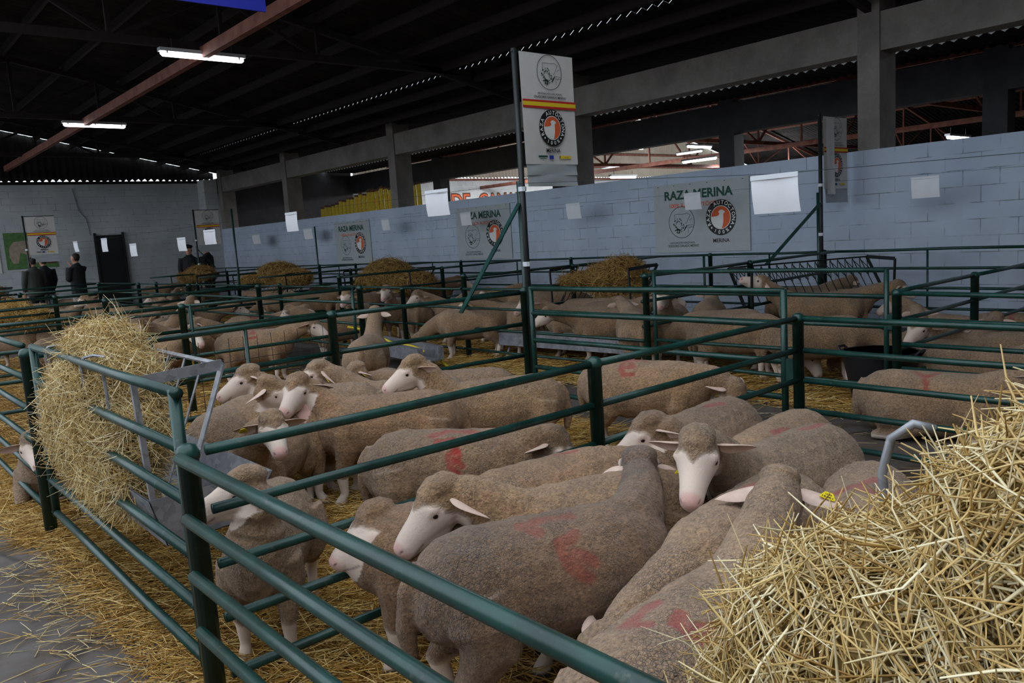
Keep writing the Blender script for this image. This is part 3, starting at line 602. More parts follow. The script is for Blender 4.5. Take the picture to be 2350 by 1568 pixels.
# picture and white notice on the end wall
root = empty('sheep_picture', (-28.98, 4.45, 2.62)); root.rotation_euler = (R_(90), 0, R_(90)); tag(root, 'picture of a grazing sheep on grass on the end wall', 'poster')
MB().box((0.70, -0.56, 0), (1.40, 1.12, 0.012)).build('picture_sheet', M['grass'], root)
bod = [(0.10, -0.75), (0.12, -0.45), (0.25, -0.28), (0.6, -0.25), (0.95, -0.30), (1.15, -0.4), (1.3, -0.62), (1.28, -0.8), (1.1, -0.72), (1.0, -0.85), (0.85, -0.72), (0.75, -0.95), (0.62, -0.95), (0.62, -0.7), (0.4, -0.62), (0.32, -0.95), (0.18, -0.95)]
flat(root, 'printed_sheep', M['fleecep'], [([(x, y, 0) for x, y in bod], [tuple(range(len(bod)))[::-1]])], 0.008); flat(root, 'printed_shade', M['brown'], [rect(0.85, -1.0, 1.38, -0.72)], 0.0075)
root = empty('white_notice', (-28.98, 3.1, 2.5)); root.rotation_euler = (R_(90), 0, R_(90)); tag(root, 'white notice left of the sheep picture', 'poster')
MB().box((0.6, -0.55, 0), (1.2, 1.1, 0.012)).build('notice_sheet', M['vinyl'], root); ring_emblem(root, 0.98, -0.86, 0.13, 0.008)
flat(root, 'notice_lines', M['grayp'], [rect(0.3, -0.22-0.13*i, 0.95+0.1*(i % 2), -0.205-0.13*i) for i in range(5)], 0.008)
# painted letters on the end wall of the other hall
def wall_word(s, y, w, label):
    root = empty('painted_word', (-28.985, y, 3.20)); root.rotation_euler = (R_(90), 0, R_(90)); tag(root, label, 'lettering')
    flat(root, 'letter_outline', M['brown'], [word(s, w+0.10, 0.74, w/2, 0, 0.055)], 0.0); flat(root, 'letter_fill', M['orange'], [word(s, w, 0.62, w/2, 0, 0.0)], 0.004)
wall_word('EXP', 16.95, 1.9, 'orange painted letters left of the yellow boards'); wall_word('DE', 21.75, 1.0, 'orange painted word directly left of the wall top, after the yellow boards'); wall_word('GANADO', 23.3, 3.4, 'orange painted word behind the tall banner')
# yellow boards leaning behind the wall
for i in range(26):
    x = -23.6+0.235*i
    if -17.35 < x < -16.75: continue
    h = 2.75+0.35*math.sin(min(1, i/20)*1.7)+random.uniform(-.04, .04); root = empty('yellow_board', (x, 12.3, 0)); root.rotation_euler = (R_(-2), R_(4 if i < 14 else -5), 0)
    tag(root, 'yellow painted board leaning behind the white wall', 'board', 'yellow boards behind the wall'); MB().box((0, 0, h/2), (0.17, 0.03, h)).build('board_face', M['ypaint'], root); MB().box((0, 0, h+0.03), (0.17, 0.032, 0.06)).build('board_end', M['brown'], root)
# blue cloth banner up in the roof
o = MB().box((0, 0, 0), (0.02, 1.9, 0.7)).build('blue_banner', M['navy'], loc=(-8.67, 3.18, 4.55)); tag(o, 'blue cloth hanging from the roof at the top edge', 'banner')
# ------------------------------------------------------------------ sheep
def nrm(v): v = np.array(v, float); return v/(np.linalg.norm(v)+1e-12)
def dvec(yaw, pit): return np.array([math.cos(pit)*math.cos(yaw), math.cos(pit)*math.sin(yaw), math.sin(pit)])
def remesh(mb, voxel, smooth_it=4, fac=0.5):
    me = bpy.data.meshes.new('tmp'); me.from_pydata(mb.v, [], mb.f); me.update()
    ob = bpy.data.objects.new('tmp', me); COL.objects.link(ob)
    r = ob.modifiers.new('r', 'REMESH'); r.mode = 'VOXEL'; r.voxel_size = voxel
    s = ob.modifiers.new('s', 'SMOOTH'); s.iterations = smooth_it; s.factor = fac
    dg = bpy.context.evaluated_depsgraph_get(); out = bpy.data.meshes.new_from_object(ob.evaluated_get(dg)); bpy.data.objects.remove(ob); bpy.data.meshes.remove(me)
    out.polygons.foreach_set('use_smooth', [True]*len(out.polygons)); return out
def vnoise(P, seed, f):
    g = np.random.default_rng(seed); s = np.zeros(len(P))
    for k in range(5): d = g.normal(size=3); d /= np.linalg.norm(d); s += np.sin(P@d*f*g.uniform(0.6, 1.6)+g.uniform(0, 6.28))
    return s/5
WOOL = np.array(lin((190, 153, 117))); FACE = np.array(lin((212, 190, 174))); PINK = np.array(lin((206, 150, 142))); RED = np.array(lin((158, 24, 20))); HOOF = np.array(lin((60, 48, 40))); CAP = np.array(lin((164, 132, 94)))
# paint marks: strokes in a (u, v) square about 0.2 m wide
MARKS = {'brand': [[(-.09, .10), (-.03, .13), (.04, .10), (.10, .05)], [(.03, .07), (-.03, .08), (-.06, .03), (-.06, -.05), (-.03, -.10), (.04, -.09)], [(-.01, .03), (.01, .0), (-.02, -.03), (.03, -.03)]],
         'blotch': [[(-.10, .08), (-.03, .10), (.04, .09)], [(.02, .02), (-.03, .0), (-.02, -.06), (.03, -.10)], [(.0, -.03), (.05, -.06)], [(-.07, .05), (-.10, .09)]],
         'arc': [[(-.10, .02), (-.04, .05), (.06, .05), (.09, .03)], [(.04, -.02), (-.01, -.04), (.02, -.09)]], 'dash': [[(-.05, 0), (.05, .02)]], 'vee': [[(-.06, .06), (0, 0), (.02, -.08)], [(0, 0), (.05, .05)]]}
def sheep_mesh(sp, voxel):
    """sp keys: ny/np neck yaw+pitch (deg, body frame), hy/hp head yaw+pitch, nl neck length, lie, bend, step, fat, mark=(kind,u_along,side), mark_s, tail"""
    g = lambda k, d: sp.get(k, d)
    lie = g('lie', 0); dz = -0.235 if lie else 0.0; fat = g('fat', 1.0); mb = MB()
    bend = R_(g('bend', 0))
    def bp(x, y, z):
        if bend and x > -0.1:
            t = min(1, (x+0.1)/0.5); a = bend*t; dx = x+0.1; return np.array([-0.1+dx*math.cos(a*0.5)-y*math.sin(a), dx*math.sin(a*0.5)+y*math.cos(a), z])
        return np.array([x, y, z])
    T = [(-0.47, .515, .05, .06), (-0.445, .51, .105, .115), (-0.40, .495, .152, .160), (-0.30, .478, .188, .194), (-0.15, .462, .203, .206), (0.0, .456, .208, .210), (0.14, .462, .200, .204), (0.27, .478, .172, .190), (0.36, .500, .135, .160), (0.42, .515, .085, .105), (0.445, .52, .04, .05)]
    mb.tube([bp(x, 0, z+dz) for x, z, *_ in T], [(a*fat, b) for *_, a, b in T], 20, up=(0, 0, 1))
    ny, npt, nl = R_(g('ny', 0)), R_(g('np', 40)), g('nl', 0.36); hy, hp = R_(g('hy', g('ny', 0))), R_(g('hp', -25))
    P0 = bp(0.22, 0, 0.50+dz); P1 = bp(0.36, 0, 0.545+dz); nd = dvec(ny, npt); P3 = P1 + nd*nl; h = dvec(hy, hp)
    if 'P3' in sp: P3 = np.array(sp['P3']); h = nrm(sp['h']); nd = nrm(P3-P1); nl = np.linalg.norm(P3-P1); npt = math.asin(np.clip(nd[2], -1, 1))
    P2 = P1 + nd*nl*0.5 + np.array([0.0, 0, 0.03]) - h*0.04
    P3b = P3 + h*0.05
    if npt < R_(-5): P1 = bp(0.37, 0, 0.50+dz)
    pts = []
    for t in np.linspace(0, 1, 7):
        q = (1-t)**3*P0 + 3*(1-t)**2*t*P1 + 3*(1-t)*t*t*P2 + t**3*P3; pts.append(q)
    nr = [(.150, .160), (.134, .150), (.114, .136), (.098, .118), (.088, .104), (.082, .094), (.074, .080)]
    mb.tube(pts, nr, 16, up=(0, 0, 1))
    hs = nrm(np.cross((0, 0, 1), h)); hu = np.cross(h, hs)
    H = [(-0.045, -.006, .040, .044), (-0.02, -.004, .064, .070), (0.02, 0.004, .077, .084), (0.06, 0.006, .080, .087), (0.095, 0.0, .073, .082), (0.13, -0.008, .060, .071), (0.165, -0.012, .052, .061), (0.20, -0.017, .047, .054), (0.235, -0.026, .044, .049), (0.262, -0.034, .036, .040), (0.275, -0.038, .020, .024)]
    hc = [P3 + h*t + hu*o for t, o, *_ in H]
    mb.tube(hc, [(a, b) for *_, a, b in H], 16, up=hu)
    mb.tube([P3+h*0.03-hu*0.03, P3+h*0.10-hu*0.055, P3+h*0.17-hu*0.052, P3+h*0.235-hu*0.056], [(.052, .054), (.048, .044), (.038, .028), (.026, .016)], 10, up=hu)   # jaw
    for s in (-1, 1): mb.tube([P3+h*0.045+hs*s*0.056+hu*0.040, P3+h*0.085+hs*s*0.060+hu*0.036, P3+h*0.12+hs*s*0.048+hu*0.018], [.014, .025, .012], 8)    # brow
    mb.tube([P3-h*0.05+hu*0.035, P3-h*0.02+hu*0.060, P3+h*0.025+hu*0.074, P3+h*0.070+hu*0.066, P3+h*0.108+hu*0.045], [(.04, .03), (.064, .042), (.072, .046), (.062, .040), (.034, .020)], 12, up=hu)   # wool cap
    step = g('step', 0)
    if not lie:
        for s in (-1, 1):
            a = 0.035*s*(1 if step else 0.3)
            mb.tube([bp(.25, .085*s, .46), bp(.245, .112*s, .36), bp(.255+a*.3, .108*s, .285), bp(.262+a, .104*s, .20), bp(.258+a, .104*s, .185), bp(.252+a, .104*s, .085), bp(.268+a, .104*s, .055), bp(.282+a, .104*s, .03), bp(.29+a, .104*s, 0)],
                    [(.10, .11), (.078, .085), (.052, .056), (.036, .040), (.034, .037), (.023, .026), (.029, .031), (.032, .036), (.034, .040)], 10, up=(1, 0, 0))
            mb.tube([bp(-.28, .09*s, .48), bp(-.27, .122*s, .40), bp(-.27-a*.3, .128*s, .32), bp(-.335-a, .118*s, .235), bp(-.372-a, .112*s, .20), bp(-.356-a, .112*s, .16), bp(-.338-a, .112*s, .085), bp(-.325-a, .112*s, .05), bp(-.31-a, .112*s, .025), bp(-.30-a, .112*s, 0)],
                    [(.13, .14), (.115, .135), (.088, .105), (.050, .058), (.036, .042), (.030, .034), (.025, .028), (.030, .033), (.032, .037), (.034, .040)], 10, up=(1, 0, 0))
    else:
        for s in (-1, 1):
            mb.tube([(.24, .11*s, .2), (.30, .14*s, .10), (.40, .13*s, .045), (.30, .15*s, .03), (.2, .15*s, .03)], [.10, .065, .036, .028, .03], 10)
            mb.tube([(-.28, .10*s, .22), (-.2, .18*s, .15), (-.06, .21*s, .07), (-.2, .23*s, .04), (-.34, .22*s, .035)], [.14, .13, .06, .034, .03], 10)
        mb.tube([(-.38, 0, .16), (-.1, 0, .12), (.3, 0, .14)], [(.16, .13), (.2, .12), (.15, .13)], 16, up=(0, 0, 1))
    if g('tail', 1): mb.tube([(-.43, 0, .58+dz), (-.485, 0, .50+dz), (-.50, .01, .38+dz), (-.485, .015, .27+max(dz, -.2))], [.045, .040, .034, .022], 8)
    me = remesh(mb, voxel, 6 if voxel < 0.009 else 4, 0.5)
    n = len(me.vertices); P = np.empty(n*3, np.float32); me.vertices.foreach_get('co', P); P = P.reshape(-1, 3).astype(float)
    N = np.empty(n*3, np.float32); me.vertices.foreach_get('normal', N); N = N.reshape(-1, 3)
    d = P-P3; t = d@h; up = d@hu; sd = np.abs(d@hs); rad = np.linalg.norm(d-np.outer(t, h), axis=1)
    nz = vnoise(P, 3, 60); tint = np.array(g('tint', (1, 1, 1)))
    inhead = (t > -0.02) & (rad < 0.13) & (t < 0.32)
    lim = 0.038 + np.clip(up, -0.06, 0.09)*0.62 + 0.012*nz + 0.007*vnoise(P, 4, 170) + np.clip(0.042-sd, 0, 1)*1.1*(up > 0.0)
    face = np.clip((t-lim)/0.022, 0, 1)*inhead
    ring = np.clip(1-np.sqrt((t-0.085)**2+(up-0.024)**2)/0.044, 0, 1)*(sd > 0.035)*inhead; face = np.maximum(face, np.clip(ring*2.2, 0, 1))
    low = np.clip((g('skin_z', 0.22)+0.02*nz-P[:, 2])/0.03, 0, 1)*(0 if lie else 1)*(1-inhead)
    if lie: low = np.clip((0.06-P[:, 2])/0.02, 0, 1)*((P[:, 0] > 0.2) | (np.abs(P[:, 1]) > 0.2))
    face = np.maximum(face, low); wl = 1-face
    # fleece lumps, lost on the face
    if voxel < 0.012:
        P += N*((0.0035*vnoise(P, 11, 90)+0.004*vnoise(P, 12, 35))*wl)[:, None]; me.vertices.foreach_set('co', P.astype(np.float32).ravel())
    capm = np.clip(1-np.abs(t-0.02)/0.09, 0, 1)*inhead*(up > 0.0)
    base = WOOL*tint; c = base[None]*(1-face[:, None]) + (FACE*(1+0.0*tint))[None]*face[:, None]
    c = c*(1-0.6*(capm*wl)[:, None]) + (CAP*tint)[None]*(0.6*capm*wl)[:, None]
    nose = np.clip((t-0.238-0.02*(up < -0.04))/0.02, 0, 1)*inhead; c = c*(1-0.7*nose[:, None]) + PINK[None]*0.7*nose[:, None]
    eyel = np.clip(1-np.sqrt((t-0.088)**2+((up-0.022)*1.3)**2)/0.030, 0, 1)*(sd > 0.04)*inhead; c = c*(1-0.55*eyel[:, None]) + (PINK*0.75)[None]*0.55*eyel[:, None]
    nos = np.clip((0.014-np.sqrt((t-0.258)**2+((up+0.022-(sd-0.012)*0.5)*1.9)**2+((sd-0.022)*0.7)**2))/0.005, 0, 1)*inhead; c = c*(1-0.85*nos[:, None])+np.array((.05, .02, .02))*0.85*nos[:, None]
    mo = np.clip(1-np.abs(up+0.060+(t-0.24)*0.30)/0.0075, 0, 1)*(t > 0.185)*inhead; c = c*(1-0.75*mo[:, None])+np.array((.10, .05, .045))*0.75*mo[:, None]
    if not lie: hf = np.clip((0.035-P[:, 2])/0.01, 0, 1); c = c*(1-hf[:, None])+HOOF[None]*hf[:, None]
    for kind, ua, side, ms in g('marks', ()):
        # anchor: ua along the body, side: +1 left flank, -1 right flank, 0 on the back line (roll angle in quarter turns)
        ang = math.pi/2 - side*R_(55); zc = 0.46+dz; phi = np.arctan2(P[:, 2]-zc, P[:, 1]); U = (P[:, 0]-ua)/ms; V = (phi-ang)*0.205/ms*(1 if side > 0 else -1)
        body = (np.abs(P[:, 0]) < 0.5) & (P[:, 2] > 0.3+dz) & (t < -0.05) ; best = np.full(n, 9.0)
        for st in MARKS[kind]:
            for a, b in zip(st[:-1], st[1:]):
                a = np.array(a); b = np.array(b); ab = b-a; q = np.stack([U, V], 1)-a; tt = np.clip(q@ab/(ab@ab+1e-9), 0, 1); best = np.minimum(best, np.linalg.norm(q-tt[:, None]*ab, axis=1))
        w = np.clip((0.021+0.008*vnoise(P, 21, 70)-best*1.0)/0.007, 0, 1)*body*(0.82+0.18*vnoise(P, 5, 120))*g('mark_a', 0.9); w = np.clip(w, 0, 1); c = c*(1-w[:, None])+RED[None]*w[:, None]; wl = wl*(1-0.6*w)
    mot = 1+0.13*vnoise(P, 31, 9)+0.07*vnoise(P, 32, 24); c = c*mot[:, None]
    if g('dirt', 0): dm = np.clip(vnoise(P, 41, 7)*1.2+0.1, 0, 1)*g('dirt', 0)*wl; c = c*(1-dm[:, None])+np.array(lin((84, 78, 76)))*dm[:, None]
    A = me.color_attributes.new('coat', 'FLOAT_COLOR', 'POINT'); A.data.foreach_set('color', np.concatenate([np.clip(c, 0, 1), np.ones((n, 1))], 1).astype(np.float32).ravel())
    W_ = me.attributes.new('wool', 'FLOAT', 'POINT'); W_.data.foreach_set('value', wl.astype(np.float32)); me.materials.clear(); me.materials.append(M['wool'])
    return me, P3, h, hs, hu
def ear_mesh(s, h, hs, hu, org, droop=0.35, back=0.3, L=0.140, W=0.036):
    """cupped leaf; starts at org and runs out to side s"""
    e = nrm(hs*s - hu*droop - h*back); fr = nrm(h*0.75 - hu*0.35); fr = nrm(fr - e*(fr@e)); up = np.cross(e, fr); V = []; nu, nv = 9, 7
    for layer in (0, 1):
        for i in range(nu):
            t = i/(nu-1); w = W*(math.sin(math.pi*min(1, t*0.93+0.10)**0.85)**0.75); cup = 0.55*(1-t*0.6)
            for j in range(nv):
                q = (j/(nv-1)-0.5)*2; p = org + e*(L*t) + up*(w*q*s) + fr*(cup*w*(q*q) - 0.018*t*t) - hu*(0.022*t*t); V.append(p - fr*(0.004 if layer else 0)*(1 if 0 < i < nu-1 and 0 < j < nv-1 else 0.3))
    Fc = []; K = nu*nv
    for i in range(nu-1):
        for j in range(nv-1): a = i*nv+j; Fc += [(a, a+1, a+nv+1, a+nv), (K+a, K+a+nv, K+a+nv+1, K+a+1)]
    ctr = org + e*(L*0.62) + fr*0.004; return V, Fc, (ctr, e, up, fr)
def make_sheep(sp, voxel, label, group, tags=(), parts=True):
    me, P3, h, hs, hu = sheep_mesh(sp, voxel); o = link('sheep', me); tag(o, label, 'sheep', group)
    for s in (-1, 1):
        org = P3 + h*0.002 + hs*s*0.064 + hu*0.022; V, Fc, (c, e, up, fr) = ear_mesh(s, h, hs, hu, org, sp.get('droop', 0.3), sp.get('eback', 0.25))
        m = MB(); m.add(V, Fc); er = m.build('ear', M['ear'], o, smooth=True)
        if s in tags:
            A = np.array([e, up, fr]).T; back = sp.get('tagback', 0); k = -1 if back else 1; off = c + fr*(0.012*k-0.004)
            sh = [(-.024, -.008), (-.012, .020), (.012, .020), (.024, -.008), (.022, -.016), (-.022, -.016)]; m2 = MB()
            m2.add([off + A@np.array((x, y, 0)) for x, y in sh]+[off + A@np.array((x, y, 0.003*k)) for x, y in sh], [tuple(range(6)), tuple(range(6, 12))]+[(i, (i+1) % 6, 6+(i+1) % 6, 6+i) for i in range(6)])
            et = m2.build('ear_tag', M['yellow'], er)
            if parts:
                m3 = MB()
                for s_, w_, h_, oy in (('14041', .034, .009, -.008), ('ES 01', .020, .007, .006)):
                    Vv, Ff = word(s_, w_, h_, 0, oy, 0.02); m3.add([off + A@np.array((x*k, y, 0.0042*k)) for x, y, z in Vv], Ff)
                m3.build('tag_digits', M['black'], er)
        if parts:
            ec = P3 + h*0.090 + hs*s*0.0640 + hu*0.020; m4 = MB(); R0 = 0.0145; n1, n2 = 8, 10
            for i in range(n1+1):
                for j in range(n2): th, ph = math.pi*i/n1, 2*math.pi*j/n2; m4.v.append(tuple(ec+R0*np.array((math.sin(th)*math.cos(ph), math.sin(th)*math.sin(ph), math.cos(th)))))
            m4.f = [(i*n2+j, i*n2+(j+1) % n2, (i+1)*n2+(j+1) % n2, (i+1)*n2+j) for i in range(n1) for j in range(n2)]; m4.build('eye', M['eye'], o, smooth=True)
    return o
def place(o, x, y, hd, s=1.0, z=0.0): o.location = (x, y, z); o.rotation_euler = (0, 0, R_(hd)); o.scale = (s, s, s); return o
TAN, WARM, GREY, BROWN = (1, 1, 1), (1.06, 1.0, 0.9), (0.86, 0.86, 0.86), (0.66, 0.60, 0.56)
NEAR = [ # x, y, heading(world), (skull px, muzzle px, side: -1 nearer / 1 farther for skull and muzzle) or (yaw, pitch, head yaw, head pitch), label, extra
 (-1.90, 1.72, 70, ((1468, 1086), None, 1, 0, 134, -6), 'big grimy brown sheep, rump towards us, head turned away showing both ears', dict(tint=BROWN, dirt=0.7, marks=[('blotch', .02, -.75, 1.25)], mark_a=0.6, tags=(-1,), tagback=1, nl=.33, droop=.45, eback=-.25)),
 (-1.20, 1.56, 98, ((1788, 1152), None, 1, 0, 118, -50), 'tan sheep with red brand on its rump beside the straw heap, tagged ear', dict(tint=TAN, marks=[('blotch', -.12, -.25, 1.1)], tags=(-1,), tagback=1, nl=.36, eback=-.15, skin_z=.2)),
 (-1.52, 2.30, -84, (-100, -30, -100, -50), 'crack-fleeced tan sheep between the grimy sheep and the straw heap, head down', dict(tint=TAN, marks=[('arc', -.05, .1, 1.1)])),
 (-1.80, 3.02, -92, ((1602, 1050), (1582, 1148), -1, -1), 'sheep facing us with ears spread and dark forelock, two red-marked backs behind', dict(tint=GREY, marks=[('dash', -.22, .1, 1.2)], nl=.34, droop=.12, eback=.1)),
 (-2.42, 3.28, -84, ((1490, 1000), (1390, 1058), 0, 0), 'white-nosed sheep looking left just behind the grimy sheep head', dict(tint=(.82, .78, .74), marks=[('dash', -.1, .2, 1.2)], nl=.34, droop=.25, eback=.5)),
 (-2.06, 3.40, -84, (-70, -20, -60, -40), 'warm tan back with red streak right of the white-nosed sheep, head hidden', dict(tint=WARM, sc=.94, marks=[('dash', .12, .5, 1.2)])),
 (-1.24, 2.62, -66, (-70, -25, -90, -45), 'tan sheep tucked behind the straw heap with a red mark', dict(tint=(.95, .92, .9), marks=[('vee', .0, -.25, 1.3)])),
 (-2.06, 2.10, -108, ((1012, 1162), (932, 1236), 0, 0), 'pink-nosed sheep in profile at the centre, drooping ear, resting over the grimy back', dict(tint=WARM, nl=.36, droop=.9, eback=.25, marks=[('dash', -.18, .3, 1.0)])),
 (-2.44, 2.24, 84, (80, -15, 70, -35), 'honey coloured back behind the pink-nosed profile, head low to the right', dict(tint=(1.08, .98, .84), sc=.97, marks=[('dash', .1, .1, 1.0)])),
 (-2.42, 1.70, -122, ((862, 1212), (768, 1280), 0, 0), 'sheep with lowered face left of the pink-nosed profile', dict(tint=(.86, .76, .66), sc=.92, nl=.34, droop=.7, eback=.3)),
 (-3.10, 1.26, -34, ((560, 1132), (472, 1165), 0, 0), 'sheep standing front-on right beside the nearest post, face turned left', dict(tint=TAN, sc=.9, fat=.88, nl=.30, droop=.75, eback=.4, step=1)),
 (-4.40, 1.84, -45, ((626, 990), (644, 1036), -1, -1), 'sheep facing us with dark crown and one red dab, right of the hay rack', dict(tint=WARM, tags=(-1,), sc=.93, nl=.32, droop=.1, eback=.05, marks=[('dash', .1, -.8, .8)])),
 (-4.92, 1.85, 136, (150, -30, 150, -40), 'broad plain sheep hidden to the shoulder behind the hay rack', dict(tint=TAN)),
 (-4.26, 2.56, -122, ((684, 900), (648, 945), 0, -1), 'upright sheep in profile left of the red branded rump, narrow face turned to us', dict(tint=(1.0, .9, .78), nl=.33, step=1, droop=.5, eback=.5)),
 (-4.04, 3.26, -116, ((948, 856), (889, 886), 0, 0), 'tall sheep looking left with swept-back ear, rearmost but one in the middle group', dict(tint=(1.02, .96, .84), nl=.36, droop=.2, eback=.8)),
 (-4.72, 3.02, -128, ((728, 862), (686, 880), 0, 0), 'sheep with hanging ear looking left behind the upright one', dict(tint=TAN, sc=.96, nl=.34, droop=1.1, eback=.3, tags=(1,))),
 (-3.12, 2.26, 40, ((1270, 1032), (1312, 1062), 0, 0), 'dusky sheep with bold red brand across its back behind the side rails', dict(tint=(.80, .76, .70), marks=[('arc', .02, -.45, 1.25), ('blotch', .02, -.95, .9)], nl=.36)),
 (-5.00, 2.45, -130, ((568, 875), (537, 890), 0, 0), 'small white face with pale muzzle over the plain sheep by the hay rack', dict(tint=TAN, nl=.34)),
 (-4.72, 2.05, 50, ((620, 905), (660, 925), 1, 0), 'tan head facing right tucked behind the narrow-faced sheep', dict(tint=WARM, nl=.34, droop=.8)),
 (*PZ(850, 862, .60)[:2], -60, ((818, 864), (793, 882), 0, 0), 'tan crown and yellow tag peeping between the hanging-ear sheep and the tall one', dict(tint=TAN, sc=.92, tags=(1,))),
 (*PZ(1045, 850, .635)[:2], -132, (-140, 8, -120, -30), 'plain back of the rearmost sheep in the middle group', dict(tint=(.9, .86, .8), sc=.96)),
 (-3.60, 4.28, 22, ((1678, 905), (1695, 955), 0, 0), 'sheep with neat red brand grazing rightwards behind the short capped post', dict(tint=(1.04, .96, .84), marks=[('brand', -.08, -.42, 1.0)], step=1, nl=.44)),
 (-6.35, 1.12, -30, ((78, 1032), (92, 1068), -1, -1), 'sheep lying in the straw beyond the thick post on the left', dict(tint=TAN, lie=1, droop=.15, eback=.1)),
]
GA, GB = 'sheep of the nearest pen', 'sheep of the middle pen'
def on_ray(px, S, rad, pick):
    """point seen at pixel px at distance rad from S: pick -1 nearer, 1 farther, 0 closest approach"""
    d = nrm(ray(*px)); o = np.array([0, 0, CAM_H]); k = (S-o)@d; c = o+d*k; q = rad*rad-((S-c)@(S-c)); return c + d*(pick*math.sqrt(q) if q > 0 else 0)
def capsule(x, y, hd): return [np.array([x+t*math.cos(R_(hd)), y+t*math.sin(R_(hd))]) for t in (-.26, -.13, 0, .13, .26)]
def relax(L, n_fixed, its=60, gap=.40, step=.5):
    """L: [x, y, heading]; nudge bodies apart so no two share the same ground"""
    for _ in range(its):
        for i in range(len(L)):
            for j in range(i):
                if abs(L[i][0]-L[j][0])+abs(L[i][1]-L[j][1]) > 1.6: continue
                A, B = capsule(*L[i]), capsule(*L[j]); dd, u = min(((np.linalg.norm(p-q), tuple(p-q)) for p in A for q in B), key=lambda e: e[0])
                if dd < gap:
                    u = np.array(u)/(dd+1e-6) if dd > 1e-3 else np.array([.7, .7]); m = (gap-dd)*step
                    if i >= n_fixed and j >= n_fixed: L[i][0] += u[0]*m/2; L[i][1] += u[1]*m/2; L[j][0] -= u[0]*m/2; L[j][1] -= u[1]*m/2
                    elif i >= n_fixed: L[i][0] += u[0]*m; L[i][1] += u[1]*m
    return L
body = relax([[x, y, hd] for x, y, hd, *_ in NEAR], 21, 2, .34, .35)
for i, (x0, y0, hd, head, lab, ex) in enumerate(NEAR):
    x, y = body[i][:2]; sp = dict(ex); tg = sp.pop('tags', ()); sc_ = sp.pop('sc', 1.0); c_, s_ = math.cos(R_(hd)), math.sin(R_(hd)); Rm = np.array([[c_, -s_, 0], [s_, c_, 0], [0, 0, 1.0]]); nl = sp.get('nl', .36)
    if isinstance(head[0], tuple):
        S = np.array([x, y, 0]) + sc_*(Rm@np.array([.36, 0, .545-(.235 if sp.get('lie') else 0)])); K = on_ray(head[0], S, (nl+.05)*sc_, head[2])
        if head[1] is not None: Mz = on_ray(head[1], K, .215*sc_, head[3]); hw = nrm(Mz-K)
        else: hw = dvec(R_(head[4]), R_(head[5]))
        sp['P3'] = Rm.T@(K-np.array([x, y, 0]))/sc_-Rm.T@hw*.05; sp['h'] = Rm.T@hw
    else: sp.update(ny=head[0]-hd, np=head[1], hy=head[2]-hd, hp=head[3])
    place(make_sheep(sp, 0.0075 if i < 12 else 0.0095, lab, GA if i < 10 else GB, tg), x, y, hd, sc_)
# far sheep: a few poses built once and copied
PO = {}
for k, sp, tg in (('level', dict(ny=8, np=18, hy=12, hp=-22), (1,)), ('left', dict(ny=30, np=34, hy=58, hp=-24), ()), ('right', dict(ny=-30, np=34, hy=-58, hp=-24), (-1,)), ('graze', dict(ny=-8, np=-38, hy=-8, hp=-62, nl=.40), ()),
               ('proud', dict(ny=0, np=55, hy=0, hp=-18, nl=.34), (1,)), ('feed', dict(ny=5, np=42, hy=5, hp=22, nl=.36), ()), ('mark', dict(ny=-10, np=22, hy=-16, hp=-25, marks=[('brand', .0, -.45, 1.1)]), ()), ('lying', dict(ny=20, np=35, hy=40, hp=-25, lie=1), ()),
               ('lymark', dict(ny=-30, np=25, hy=-60, hp=-30, lie=1, marks=[('vee', -.05, -.5, 1.2)]), ()), ('turn', dict(ny=70, np=25, hy=110, hp=-25, nl=.34), ())):
    PO[k] = [dict(sp, tint=tt) for tt in ((1, .97, .9),)][0], tg
_proto = {}
def far(k, x, y, hd, label, group, s=1.0):
    if k not in _proto: o = make_sheep(PO[k][0], 0.016, label, group, PO[k][1], parts=True); _proto[k] = o
    else: o = copy_tree(_proto[k])
    place(o, x, y, hd, s); return tag(o, label, 'sheep', group)
G3, G4, G5 = 'sheep of the left pens', 'sheep of the pens along the white wall', 'sheep lying at the right'
